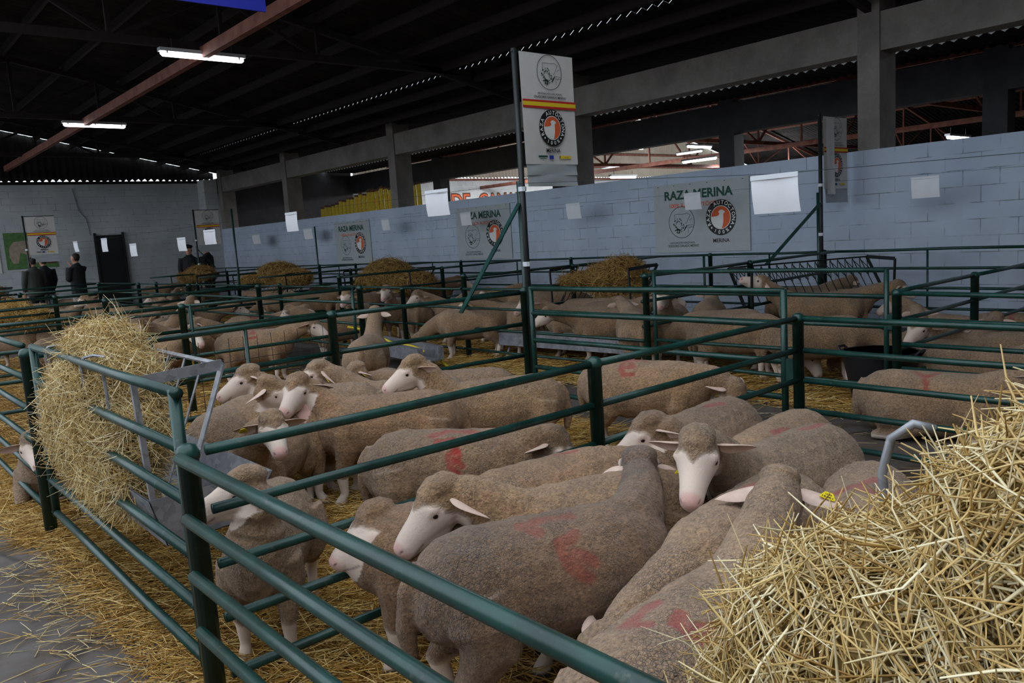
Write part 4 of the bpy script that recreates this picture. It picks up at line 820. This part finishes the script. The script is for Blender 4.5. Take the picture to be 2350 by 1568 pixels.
FARL = [ # pose, pixel of mid-back, back height, heading, label, group
 ('level', (160, 742), 50, 'large tan rump filling the left pen front, walking right past the thick dark post', G3), ('proud', (130, 712), 50, 'sheep seen from behind with yellow tag above the large tan rump', G3), ('graze', (42, 750), -130, 'sheep at the left edge with its head down', G3),
 ('level', (205, 768), 130, 'pale rounded rump left of the straw on the rack', G3), ('level', (275, 762), 40, 'tan back with neck turned, just above the straw tips', G3), ('proud', (322, 762), 100, 'sheep with both tagged ears seen from behind, beside the red marked back', G3), ('proud', (392, 730), 130, 'sheep with bright tag seen from behind, second of the tagged pair', G3),
 ('mark', (372, 764), 20, 'sheep with red letters low on its flank behind the wire mesh', G3), ('left', (440, 752), -100, 'sheep facing us with white blaze, behind the bright green mesh post', G3), ('right', (500, 746), -60, 'white face looking right below the branded back', G3), ('mark', (590, 722), 55, 'branded sheep with raised head looking right over the rail', G3),
 ('mark', (585, 756), 48, 'branded sheep in front, head hanging right beside the capped post', G3), ('proud', (270, 706), -130, 'woolly crown with pale muzzle behind the thick dark post', G3), ('level', (330, 708), 60, 'long tan back behind the thick dark post', G3), ('turn', (372, 688), 150, 'bundled woolly back topmost in the left pen', G3),
 ('level', (180, 702), 40, 'tan back between rail and tagged sheep at the left', G3), ('left', (120, 708), -60, 'small white blaze facing us beside the left straw', G3), ('proud', (72, 696), -120, 'grey-crowned small head above the left straw', G3), ('level', (165, 684), 45, 'far small sheep below the man with his hand at his mouth', G3),
 ('right', (100, 684), 20, 'far small sheep below the pair of standing men', G3), ('level', (440, 712), 60, 'tan flank with yellow tag left of the far posts', G3), ('graze', (20, 715), 20, 'far sheep behind the left straw', G3), ('level', (240, 735), 60, 'dark reddish flank directly right of the thick dark post', G3),
 ('proud', (842, 768), 139, 'lone sheep standing rump-on in the aisle behind the middle group', G4),
 ('level', (725, 672), 55, 'tan back right of the hay-covered rack', G4), ('right', (775, 716), -100, 'sheep with white face just above the capped post', G4), ('level', (825, 674), 90, 'grey back right of the low post', G4), ('proud', (848, 700), -50, 'face-on sheep with spread ears, left of two', G4), ('proud', (905, 690), -48, 'face-on woolly sheep standing square, right of two', G4),
 ('level', (955, 690), 140, 'round tan rump right of the face-on pair', G4), ('left', (1060, 688), -150, 'sheep with bright white face looking left before the green brace', G4), ('level', (1000, 650), 20, 'long dark back under the brown hay mound', G4), ('level', (1050, 642), 50, 'long dark back right of the brown hay mound', G4), ('graze', (1110, 706), -130, 'sheep feeding at the grey trough, foot of the brace', G4),
 ('graze', (1150, 700), 160, 'sheep feeding with white face low beside the tall pole', G4), ('level', (1185, 690), -140, 'dim sheep right behind the tall pole', G4), ('level', (1110, 668), 60, 'grey back under the wall rails left of the pole', G4), ('graze', (740, 655), 10, 'dim sheep low behind the hay-covered rack, right end', G4),
 ('level', (1225, 668), -140, 'dim sheep with pricked ear just right of the pole', G4), ('graze', (1275, 668), 60, 'dark sheep reaching up to the pale hay rack', G4), ('left', (1330, 700), -150, 'sheep with dark crown behind the white-muzzled one', G4), ('level', (1395, 708), -128, 'white-muzzled sheep standing in profile behind the bright gate', G4), ('level', (1455, 712), 139, 'sheep seen rump-on with straw on its back, by the gate', G4),
 ('level', (1360, 682), 30, 'tan back under the pale hay rack, left', G4), ('level', (1410, 690), 50, 'tan back under the pale hay rack, right', G4), ('proud', (1545, 700), -60, 'sheep facing us just right of the green gate post', G4), ('graze', (1655, 712), -140, 'sheep with drooping white face behind the bright gate, right half', G4), ('level', (1620, 690), 120, 'tan crown behind the bright gate beside the dark rack', G4),
 ('feed', (1880, 676), -135, 'sheep stretching its white muzzle up to the empty rack', G4), ('graze', (1860, 722), 40, 'broad sheep feeding low behind the string-topped post', G4), ('level', (1850, 660), 60, 'dark back by the side banner pole', G4), ('level', (1905, 662), 30, 'dark back right of the side banner pole', G4), ('graze', (1700, 720), 20, 'sheep with straw-streaked shoulder half hidden by the bright gate', G4),
 ('level', (420, 650), 20, 'dim sheep below the man in the flat cap', G4), ('level', (340, 655), 60, 'dim sheep right of the dark door', G4), ('right', (395, 675), 160, 'dim sheep beside the far posts, white cheek showing', G4), ('graze', (470, 660), -60, 'dim sheep under the two men talking', G4), ('level', (590, 668), 30, 'dim sheep under the hay-covered rack, left', G4), ('graze', (645, 672), -140, 'dim sheep under the hay-covered rack, right', G4),
]
pos = [list(b) for b in body]+[[*PZ(px, py_, 0.665)[:2], hd] for k, (px, py_), hd, lab, grp in FARL]
for q in pos[len(body):]: q[0] = max(q[0], -27.9); q[1] = min(q[1], 9.85)
relax(pos, len(body), 40)
for (k, _, hd, lab, grp), q in zip(FARL, pos[len(body):]): far(k, min(max(q[0], -28.0), 5), min(q[1], 9.95), hd, lab, grp, random.uniform(0.97, 1.04))
for k, (px, py_), hd, lab, s in (('lymark', (2150, 868), 10, 'large sheep lying beside the black tub with a red mark', 1.08), ('lying', (2160, 780), 60, 'sheep lying behind the large marked one', 1.0), ('lymark', (2030, 768), 40, 'sheep lying behind the black tub, red streak on its back', 1.0), ('lying', (2290, 770), -140, 'sheep lying at the right edge with straw on its head', 1.05),
                                 ('lying', (2250, 800), 20, 'dim sheep lying behind the straw heap, pink face', 1.0), ('lymark', (2330, 720), 20, 'dim round crown at the right edge against the wall', 1.0), ('lying', (2168, 722), 150, 'dim round crown against the white wall', 1.0), ('lying', (2095, 760), 100, 'dim flank between tub and crown', 1.0)):
    q = PZ(px, py_, 0.42); far(k, q[0], q[1], hd, lab, G5, s)
# ------------------------------------------------------------------ straw on the floor
def pool(name, mat, bed, regions, label, kind='stuff'):
    """regions: (x0,x1,y0,y1,count,len,wid,height)"""
    Vs, Qs, o = [], [], 0
    for (x0, x1, y0, y1, n, L, W_, hz) in regions:
        P = np.stack([RNG.uniform(x0, x1, n), RNG.uniform(y0, y1, n), RNG.uniform(0.004, hz, n)], 1); a = RNG.uniform(0, 2*math.pi, n); el = RNG.normal(0, 0.13, n)
        a = np.where(RNG.random(n) < 0.45, RNG.normal(0.7, 0.5, n), a)
        D = np.stack([np.cos(a)*np.cos(el), np.sin(a)*np.cos(el), np.abs(np.sin(el))*RNG.choice([1, 1, -0.2], n)], 1)
        V, Q = stalks(P, D, L*RNG.uniform(0.35, 1.2, n), W_*RNG.uniform(0.6, 1.3, n), 0.12, 2); V[:, 2] = np.maximum(V[:, 2], 0.002); Vs.append(V); Qs.append(Q+o); o += len(V)
    me = raw_mesh(name, np.concatenate(Vs), np.concatenate(Qs), mat); ob = link(name, me); tag(ob, label, 'straw', kind=kind); return ob
def mat_bed(name, x0, x1, y0, y1, parent, hz=0.02, edge=None, step=0.07):
    nx, ny = max(2, int((x1-x0)/step)), max(2, int((y1-y0)/step)); X, Y = np.meshgrid(np.linspace(x0, x1, nx), np.linspace(y0, y1, ny))
    P = np.stack([X.ravel(), Y.ravel(), np.zeros(X.size)], 1); e = np.minimum.reduce([P[:, 0]-x0, x1-P[:, 0], P[:, 1]-y0, y1-P[:, 1]])
    z = hz*(0.55+0.6*vnoise(P, 7, 8)+0.5*vnoise(P, 8, 22))*np.clip(e/0.2, 0, 1) - 0.012*(1-np.clip(e/0.1, 0, 1)) + (0.012*vnoise(P, 9, 5) if edge else 0); P[:, 2] = z
    i = np.arange(nx*ny).reshape(ny, nx); Q = np.stack([i[:-1, :-1], i[:-1, 1:], i[1:, 1:], i[1:, :-1]], -1).reshape(-1, 4); o = link(name, raw_mesh(name, P, Q, M['bed'], True), parent); return o
s1 = pool('straw_bedding', M['straw'], None, [(-5.35, -2.6, 0.82, 4.6, 30000, .16, .0020, .055), (-2.7, 0.2, 0.82, 4.6, 14000, .16, .0020, .055), (-8.1, -5.25, 0.72, 4.6, 12000, .2, .0021, .05), (-16, -8.0, 0.8, 4.6, 5000, .22, .003, .05),
    (-5.3, -2.4, 0.72, 0.86, 1500, .15, .0018, .035), (-8.0, -5.2, 0.66, 0.85, 2000, .2, .002, .035)], 'golden straw bedding strewn over the front pens and spilling past the rails')
for r in ((-5.35, -2.62, 0.80, 4.55), (-2.72, 0.25, 0.8, 4.55), (-16.5, -5.28, 0.76, 4.55)): mat_bed('straw_mat', *r, s1)
s2 = pool('straw_bedding', M['straw'], None, [(-5.3, 0.4, 6.4, 10.3, 9000, .22, .0026, .06), (-12, -5.3, 6.4, 10.3, 9000, .22, .003, .05), (-28, -12, 6.4, 10.3, 3000, .25, .004, .05), (-8.6, -5.0, 5.7, 6.5, 2600, .2, .0026, .06), (-5.0, -1.0, 5.9, 6.5, 2200, .2, .0024, .05)], 'dim straw bedding of the pens along the white wall')
for r in ((-5.3, 0.5, 6.1, 10.4), (-28.4, -5.25, 6.05, 10.4)): mat_bed('straw_mat', *r, s2, step=0.12)
n_ = 700; s3 = pool('loose_straw', M['hay'], None, [(-5.2, -2.4, -0.25, 0.6, 90, .15, .0017, .012), (-5.0, -2.4, 0.45, 0.78, 420, .15, .0018, .015), (-8, -1, 4.75, 6.2, 300, .18, .002, .012)], 'loose straws scattered on the bare concrete')

# ------------------------------------------------------------------ hay heaps
def heap(name, ells, n, L, W_, mat, core, label, parent=None, out=0.35, droop=0.25, bend=0.25, seg=3, cat='hay', flow=None):
    """ells: (cx,cy,cz, rx,ry,rz)"""
    mb = MB()
    for (cx, cy_, cz, rx, ry, rz) in ells:
        k1, k2 = 10, 14; o = len(mb.v)
        for i in range(k1+1):
            for j in range(k2):
                th, ph = math.pi*i/k1, 2*math.pi*j/k2; q = np.array((math.sin(th)*math.cos(ph), math.sin(th)*math.sin(ph), math.cos(th)))*(0.93+0.08*math.sin(5*ph+3*th+cx*9)); mb.v.append((cx+rx*q[0], cy_+ry*q[1], cz+rz*q[2]))
        mb.f += [(o+i*k2+j, o+i*k2+(j+1) % k2, o+(i+1)*k2+(j+1) % k2, o+(i+1)*k2+j) for i in range(k1) for j in range(k2)]
    c = mb.build(name, core, parent, smooth=True)
    if label: tag(c, label, cat, kind=None)
    vol = np.array([(e[3]*e[4]+e[3]*e[5]+e[4]*e[5]) for e in ells]); pick = RNG.choice(len(ells), n*2, p=vol/vol.sum()); E = np.array(ells)[pick]
    q = RNG.normal(size=(n*2, 3)); q /= np.linalg.norm(q, axis=1, keepdims=True); P = E[:, :3]+E[:, 3:]*q*0.96
    keep = np.ones(n*2, bool)
    for i, e in enumerate(ells): ins = (((P-np.array(e[:3]))/np.array(e[3:]))**2).sum(1) < 0.82; keep &= ~(ins & (pick != i))
    P = P[keep][:n]; N = (q/E[:, 3:])[keep][:n]; N /= np.linalg.norm(N, axis=1, keepdims=True); m = len(P)
    T = RNG.normal(size=(m, 3)); 
    if flow is not None: T = T*0.75+np.array(flow)*RNG.choice([-1, 1], (m, 1))
    T -= N*(T*N).sum(1, keepdims=True); T /= np.linalg.norm(T, axis=1, keepdims=True); D = T + N*np.abs(RNG.normal(0, out, (m, 1))) - np.array((0, 0, droop))*RNG.random((m, 1)); D /= np.linalg.norm(D, axis=1, keepdims=True)
    ln = L*RNG.uniform(0.35, 1.25, m); P = P + N*RNG.uniform(-0.015, 0.03, (m, 1)) - D*(ln*RNG.uniform(0.2, 0.5, m))[:, None]
    V, Q = stalks(P, D, ln, W_*RNG.uniform(0.6, 1.35, m), bend, seg); V[:, 2] = np.maximum(V[:, 2], 0.01)
    s_ = link('loose_stems', raw_mesh('loose_stems', V, Q, mat), c); s_['kind'] = 'stuff'; return c
def rack(x, y, rz, L, depth, z0, z1, label, trough=True, name='hay_rack', mat='galv', bars=2, hooks=True, group=None, pan=0.17, bar_gap=None):
    """V rack hung on a rail: rail side at local y=0, reaching to y=depth; length L along local x"""
    root = empty(name, (x, y, 0), rz); tag(root, label, 'hay rack', group)
    for sx in (0, L):
        m = MB(); m.beam((sx, 0, z1-0.02), (sx, depth, z1), 0.006, 0.045); m.beam((sx, depth, z1), (sx, depth*0.35, z0+0.02), 0.045, 0.008); m.beam((sx, 0.0, z1-0.02), (sx, 0.02, z0+0.02), 0.022, 0.022); m.build('end_frame', M[mat], root)
    MB().tube([(0, depth, z1), (L, depth, z1)], 0.011, 6).build('top_bar', M[mat], root)
    n = bar_gap or max(3, int(L/0.22)); m = MB()
    for i in range(1, n): m.tube([(L*i/n, depth, z1), (L*i/n, depth*0.35, z0+0.03)], 0.006, 5)
    m.build('rack_bars', M[mat], root)
    if bar_gap is None:
        for fx in (0.34, 0.72)[:bars]: MB().tube([(L*fx, 0.0, z1-0.02), (L*fx, 0.02, z0+0.02)], 0.008, 6).build('front_bar', M[mat], root)
    if trough:
        p = pan; m = MB(); A = [(-0.02, 0.0, z0+0.11), (-0.02, 0.05, z0-p*0.55), (-0.02, depth+0.04, z0-p*0.55+0.02), (-0.02, depth+0.16, z0+0.11)]; B = [(L+0.02, b, c) for _, b, c in A]
        m.add(A+B, [(0, 1, 5, 4), (1, 2, 6, 5), (2, 3, 7, 6)]); A2 = [(a, b+(0.004 if i > 1 else -0.004), c-0.004) for i, (a, b, c) in enumerate(A)]; B2 = [(L+0.02, b, c) for _, b, c in A2]; m.add(A2+B2, [(4, 5, 1, 0), (5, 6, 2, 1), (6, 7, 3, 2)])
        for e in (A, B): m.add(e+[(e[0][0]+0.004, b, c) for _, b, c in e], [(0, 1, 2, 3), (7, 6, 5, 4), (0, 4, 5, 1), (1, 5, 6, 2), (2, 6, 7, 3), (3, 7, 4, 0)])
        m.build('trough', M[mat], root)
    if hooks:
        for fx in (0.10, 0.58): MB().tube([(L*fx, -0.035, z1-0.13), (L*fx, -0.035, z1+0.01), (L*fx, -0.02, z1+0.035), (L*fx, 0.02, z1+0.04), (L*fx+0.04, 0.06, z1+0.03)], 0.008, 6).build('hook', M[mat], root)
    return root
rk = rack(-4.95, 0.885, 0, 1.58, 0.36, 0.52, 1.13, 'grey steel hay rack with trough hanging inside the front gate, stuffed with straw')
heap('straw_fill', [(-4.32, 1.02, 1.00, .50, .20, .20), (-4.15, 0.98, .80, .52, .17, .22), (-4.55, 0.93, .78, .30, .15, .28), (-4.0, 0.93, .62, .38, .12, .14), (-4.42, 1.05, 1.16, .26, .16, .12)], 10000, .21, .0017, M['hay'], M['haycore'], 'straw overflowing the grey rack on the front gate, poking through the rails', out=.30, droop=.55, bend=.2)
rk2 = rack(-0.50, 0.92, 0, 1.4, 0.52, 0.55, 0.86, 'grey steel rack under the big straw heap at the right', hooks=False, bars=0)
MB().tube([(0.0, 0.52, 0.84), (-0.17, 0.57, 0.98), (-0.18, 0.57, 1.10), (-0.165, 0.575, 1.17), (-0.13, 0.59, 1.20), (-0.10, 0.61, 1.19)], 0.009, 8).build('bent_hook', M['galv'], rk2, smooth=True)
heap('straw_heap', [(0.06, 1.22, .93, .60, .40, .54), (-.42, 1.16, .84, .36, .27, .30), (-.16, 1.10, .70, .52, .20, .34), (-.58, 1.12, .72, .20, .20, .17), (-.15, 1.35, .98, .3, .25, .33)], 26000, .17, .0018, M['hay'], M['haycore'], 'big pale straw heap filling the lower right corner', out=.30, droop=.2, bend=.22, flow=(.25, -.55, .2))
# racks of the back pens
def at6(px, py_, z): return PZ(px, py_, z)
for (x, y, L, lab, hl, el, n, mat, core) in (
    (-8.5, 8.05, 1.5, 'dark rack carrying pale hay in front of the white wall', 'pale wispy hay mound right of the tall pole', [(-7.55, 8.4, .93, .50, .30, .18), (-7.42, 8.4, 1.02, .30, .26, .15), (-8.15, 8.35, .86, .38, .25, .10), (-7.5, 8.4, .76, .48, .26, .14)], 4200, 'haydk', 'haycored'),
    (-15.2, 8.4, 2.5, 'dark rack carrying the brown hay mound', 'tall brown hay mound against the white wall', [(-14.1, 8.8, .92, .75, .38, .34), (-13.2, 8.8, .80, .65, .32, .20), (-14.7, 8.75, .80, .45, .3, .20)], 4200, 'haydk', 'haycored'),
    (-19.2, 7.6, 2.9, 'dark rack with yellow-brown hay near the thin wire pole', 'yellow-brown hay mound near the thin wire pole', [(-17.5, 8.0, 1.06, .75, .36, .24), (-16.7, 8.0, .94, .65, .3, .20), (-18.6, 7.95, .90, .7, .3, .14)], 3600, 'haydk', 'haycored'),
    (-23.1, 7.4, 2.0, 'dark rack below the two men talking', 'small red-brown hay mound below the two men talking', [(-21.9, 7.8, 1.10, .7, .3, .18), (-22.6, 7.75, 1.0, .5, .3, .14)], 1600, 'haydk', 'haycored'),
    (*[float(v) for v in (PZ(0, 728, .8)[:2]-np.array((.8, .25)))], 1.5, 'rack in the left pen topped with orange straw', 'orange straw mound at the left edge among the far sheep', [(*map(float, PZ(25, 716, .9)[:2]), .86, .6, .3, .2), (*map(float, PZ(75, 722, .85)[:2]), .78, .4, .25, .12)], 2600, 'straw', 'haycore'),
    (-25.2, 3.1, 1.4, 'small rack by the end wall at the left edge', 'dull hay clump at the left edge, below the white notice', [(-24.6, 3.3, .80, .5, .4, .34)], 1400, 'haydk', 'haycored')):
    rack(x, y, 0, L, 0.6, 0.55, 1.06, lab, trough=False, mat='dark', hooks=False, group='dark racks of the back pens', bar_gap=14)
    heap('hay_mound', el, n, .24, .0028, M[mat], M[core], hl, out=.25, droop=.2, bend=.25)
er = rack(-5.25, 8.2, R_(65), 2.0, 0.5, 0.55, 1.02, 'empty dark rack sloping behind the bright gate, with lattice bars', trough=False, mat='dark', hooks=False, bar_gap=18)
m = MB()
for i in range(18): m.tube([(2.0*i/18, .5, 1.0), (2.0*(i+1)/18, .33, .80)], .005, 4); m.tube([(2.0*(i+1)/18, .5, 1.0), (2.0*i/18, .33, .80)], .005, 4)
m.build('lattice', M['dark'], er)
# troughs, tub, hose
def trough(x, y, rz, L, label):
    root = empty('feed_trough', (x, y, 0), rz); tag(root, label, 'trough', 'grey troughs'); m = MB()
    for (a, b, z0, z1) in ((-.16, -.11, .34, .18), (-.11, .11, .18, .18), (.11, .16, .18, .34)): m.beam((0, (a+b)/2, (z0+z1)/2), (L, (a+b)/2, (z0+z1)/2), abs(b-a)+.02, max(.02, abs(z1-z0)))
    m.build('pan', M['galv'], root)
    for sx in (0.1, L-0.1): MB().tube([(sx, -.16, 0), (sx, -.05, .18)], .014, 6).tube([(sx, .16, 0), (sx, .05, .18)], .014, 6).build('leg', M['galv'], root)
    return root
trough(-9.4, 5.55, R_(-8), 1.7, 'grey trough on the aisle floor left of the lone rump-on sheep'); trough(-8.0, 6.75, R_(4), 2.2, 'grey trough behind the far aisle rails where sheep feed')
q = PZ(2022, 945, 0.0); root = empty('rubber_tub', (-3.05, 6.65, 0)); tag(root, 'black rubber tub beside the low green post', 'tub')
MB().tube([(0, 0, 0.0), (0, 0, .02), (0, 0, .40), (0, 0, .43), (0, 0, .43), (0, 0, .06)], [.20, .215, .30, .315, .285, .19], 24).build('tub_body', M['tub'], root, smooth=True)
for s in (-1, 1): MB().tube([(s*.30, -.07, .40), (s*.34, -.05, .45), (s*.34, .05, .45), (s*.30, .07, .40)], .012, 6).build('handle', M['tub'], root)
o = MB().tube([(0, 0, .5), (.35, .05, .47), (.6, .08, .40), (.9, .1, .33), (1.3, .15, .30), (1.7, .2, .2), (1.9, .3, .02)], .016, 8).build('hose', M['hose'], loc=(-9.6, 5.3, 0), smooth=True); tag(o, 'yellow hose looped along the aisle', 'hose')

# ------------------------------------------------------------------ people
def person(x, y, hd, label, coat, trousers, hairc='hair', h=1.74, pose='stand', cap=None):
    root = empty('person', (x, y, 0), R_(hd)); tag(root, label, 'person'); k = h/1.74
    S = {'stand': [((0, s*.19, 1.42), (.02, s*.25, 1.15), (.10, s*.22, .90)) for s in (-1, 1)], 'mouth': [((0, -.19, 1.42), (.12, -.24, 1.16), (.20, -.05, 1.46)), ((0, .19, 1.42), (.02, .25, 1.15), (.16, .10, 1.12))],
         'point': [((0, -.19, 1.42), (.22, -.23, 1.28), (.48, -.16, 1.30)), ((0, .19, 1.42), (.03, .25, 1.15), (.14, .18, .95))]}[pose]
    sc = lambda P: [tuple(np.array(p)*k) for p in P]; rs = lambda r: [tuple(np.array(q)*k) if hasattr(q, '__len__') else q*k for q in r]
    b = MB(); b.tube(sc([(0, 0, .92), (0, 0, 1.1), (0, 0, 1.3), (0, 0, 1.42), (-.01, 0, 1.48), (.0, 0, 1.54), (.01, 0, 1.58)]), rs([(.15, .10), (.14, .10), (.16, .10), (.15, .09), (.07, .06), (.052, .055), (.05, .055)]), 12, up=(1, 0, 0))
    b.tube(sc([(.015, 0, 1.50), (.025, 0, 1.535), (.02, 0, 1.60), (.01, 0, 1.66), (.0, 0, 1.71), (0, 0, 1.735)]), rs([(.03, .03), (.058, .06), (.072, .088), (.077, .094), (.062, .078), (.02, .03)]), 14, up=(0, 1, 0)); b.tube(sc([(.085, 0, 1.635), (.112, 0, 1.605), (.09, 0, 1.595)]), rs([.010, .014, .010]), 6)
    for s in (-1, 1): b.tube(sc([(.0, s*.075, 1.645), (-.01, s*.088, 1.62), (.0, s*.076, 1.595)]), rs([.012, .016, .010]), 6)
    for a in S:
        hnd = np.array(a[2]); d = nrm(hnd-np.array(a[1])); b.tube(sc([a[0], a[1], a[2]]), rs([.05, .04, .03]), 8); b.tube(sc([hnd, hnd+d*.05, hnd+d*.09]), rs([(.03, .022), (.042, .018), (.03, .014)]), 8)
        sd = nrm(np.cross(d, (0, 0, 1.0))+1e-6)
        for f in range(4): b.tube(sc([hnd+d*.08+sd*(f-1.5)*.018, hnd+d*(.13+.008*(1.5-abs(f-1.5)))+sd*(f-1.5)*.019, hnd+d*.155+sd*(f-1.5)*.018-np.array((0, 0, .015))]), rs([.0085, .008, .006]), 6)
        b.tube(sc([hnd+d*.02+sd*.03, hnd+d*.06+sd*.05, hnd+d*.09+sd*.05]), rs([.010, .009, .007]), 6)
    for s in (-1, 1): b.tube(sc([(0, s*.09, .92), (.01, s*.10, .50), (-.01, s*.10, .10)]), rs([.085, .055, .045]), 10)
    bm_ = remesh(b, 0.011, 2, .4); bm_.materials.clear(); bm_.materials.append(M['skin']); link('body', bm_, root)
    j = MB(); j.tube(sc([(0, 0, .80), (0, 0, .95), (0, 0, 1.12), (0, 0, 1.30), (0, 0, 1.42), (-.01, 0, 1.475), (0, 0, 1.515)]), rs([(.20, .14), (.195, .135), (.19, .13), (.205, .135), (.19, .12), (.10, .085), (.075, .075)]), 14, up=(1, 0, 0))
    for a in S: j.tube(sc([a[0], a[1], tuple(np.array(a[2])-.02*nrm(np.array(a[2])-np.array(a[1])))]), rs([.085, .066, .048]), 10)
    jm = remesh(j, 0.013, 3, .5); jm.materials.clear(); jm.materials.append(coat); link('jacket', jm, root)
    t = MB(); t.tube(sc([(0, 0, .80), (0, 0, .98)]), rs([(.17, .12), (.16, .11)]), 12, up=(1, 0, 0))
    for s in (-1, 1): t.tube(sc([(0, s*.085, .90), (.015, s*.10, .50), (0, s*.10, .07)]), rs([.105, .075, .062]), 10)
    tm = remesh(t, 0.014, 2, .5); tm.materials.clear(); tm.materials.append(trousers); link('trousers', tm, root)
    for s in (-1, 1): MB().tube(sc([(-.07, s*.10, .035), (.02, s*.10, .05), (.12, s*.105, .04), (.17, s*.105, .02)]), rs([(.04, .035), (.045, .05), (.045, .035), (.03, .02)]), 8, up=(0, 0, 1)).build('shoe', M['dark'], root, smooth=True)
    hh = MB(); hh.tube(sc([(-.045, 0, 1.58), (-.03, 0, 1.66), (-.012, 0, 1.72), (-.005, 0, 1.752)]), rs([(.055, .05), (.085, .082), (.076, .085), (.03, .035)]), 14, up=(0, 1, 0)).build('hair', M[hairc], root, smooth=True)
    if cap: MB().tube(sc([(-.01, 0, 1.69), (-.005, 0, 1.715), (.01, 0, 1.755), (.0, 0, 1.77)]), rs([(.09, .10), (.105, .12), (.09, .10), (.03, .04)]), 14, up=(0, 1, 0)).tube(sc([(.06, 0, 1.70), (.14, 0, 1.69)]), rs([(.07, .012), (.04, .008)]), 10, up=(0, 0, 1)).build('flat_cap', cap, root, smooth=True)
    return root
dk = cloth('dark jacket cloth', (26, 26, 30)); ol = cloth('olive jacket cloth', (58, 60, 52)); nv = cloth('navy jacket cloth', (24, 26, 36)); jean = cloth('pale denim', (128, 134, 144)); bk = cloth('black trouser cloth', (24, 24, 26)); lt = cloth('light trouser cloth', (142, 136, 126)); red_ = cloth('dark red cloth', (110, 26, 36))
def ppos(px, top, D, h):
    d = ray(px, top); d = d/np.linalg.norm(d[:2]); q = np.array([0, 0, CAM_H])+d*D; return q
for (px, D, hd, lab, coat, tr_, pose, hh, cp_) in ((172, 22.5, -150, 'man in a dark jacket holding a hand to his mouth', dk, lt, 'mouth', 1.80, None), (72, 23.5, -160, 'man in an olive jacket below the left banner', ol, bk, 'stand', 1.78, None), (97, 24.3, -165, 'man in a dark jacket and jeans behind the man in olive', nv, jean, 'stand', 1.78, None),
        (434, 24.5, -25, 'man in a flat cap at the right end of the end wall, back turned', dk, bk, 'stand', 1.85, bk), (476, 24.2, -140, 'bare-headed man stretching an arm toward the man in the flat cap', dk, bk, 'point', 1.86, None)):
    q = ppos(px, 590, D, 1.7); person(q[0], q[1], hd, lab, coat, tr_, h=hh, pose=pose, cap=cp_)

# ------------------------------------------------------------------ light
w = bpy.data.worlds.new('sky'); SC.world = w; w.use_nodes = True; nt = w.node_tree; bg = nt.nodes['Background']
tc = nt.nodes.new('ShaderNodeTexCoord'); sx = nt.nodes.new('ShaderNodeSeparateXYZ'); nt.links.new(tc.outputs['Generated'], sx.inputs[0])
rp = nt.nodes.new('ShaderNodeValToRGB'); rp.color_ramp.elements[0].position = 0.48; rp.color_ramp.elements[0].color = (0.03, 0.03, 0.03, 1); rp.color_ramp.elements[1].position = 0.53; rp.color_ramp.elements[1].color = (0.80, 0.90, 1.0, 1)
mr = nt.nodes.new('ShaderNodeMapRange'); mr.inputs[1].default_value = -1; mr.inputs[2].default_value = 1; nt.links.new(sx.outputs[2], mr.inputs[0]); nt.links.new(mr.outputs[0], rp.inputs[0])
nt.links.new(rp.outputs[0], bg.inputs['Color']); bg.inputs['Strength'].default_value = SKY
def portal(loc, size, rot):
    o = lamp('sky_opening', 'AREA', loc, 1.0, (1, 1, 1), size, rot); o.data.cycles.is_portal = True; return o
portal((-0.5, -2.0, 5.6), (15, 12), (0, 0, 0)); portal((-18.5, -3.7, 5.4), (21, 8.6), (0, 0, 0)); portal((-18.5, -8.0, 2.0), (21, 4.0), (R_(90), 0, 0))
vs = SC.view_settings; vs.view_transform = 'Standard'; vs.look = 'None'; vs.exposure = EXPO; vs.gamma = 1.0; vs.use_curve_mapping = False
SC.cycles.use_denoising = True; SC.cycles.max_bounces = 4; SC.cycles.diffuse_bounces = 2; SC.cycles.glossy_bounces = 1; SC.cycles.adaptive_threshold = 0.06; SC.cycles.adaptive_min_samples = 16; SC.cycles.sample_clamp_indirect = 4.0; SC.cycles.use_adaptive_sampling = True
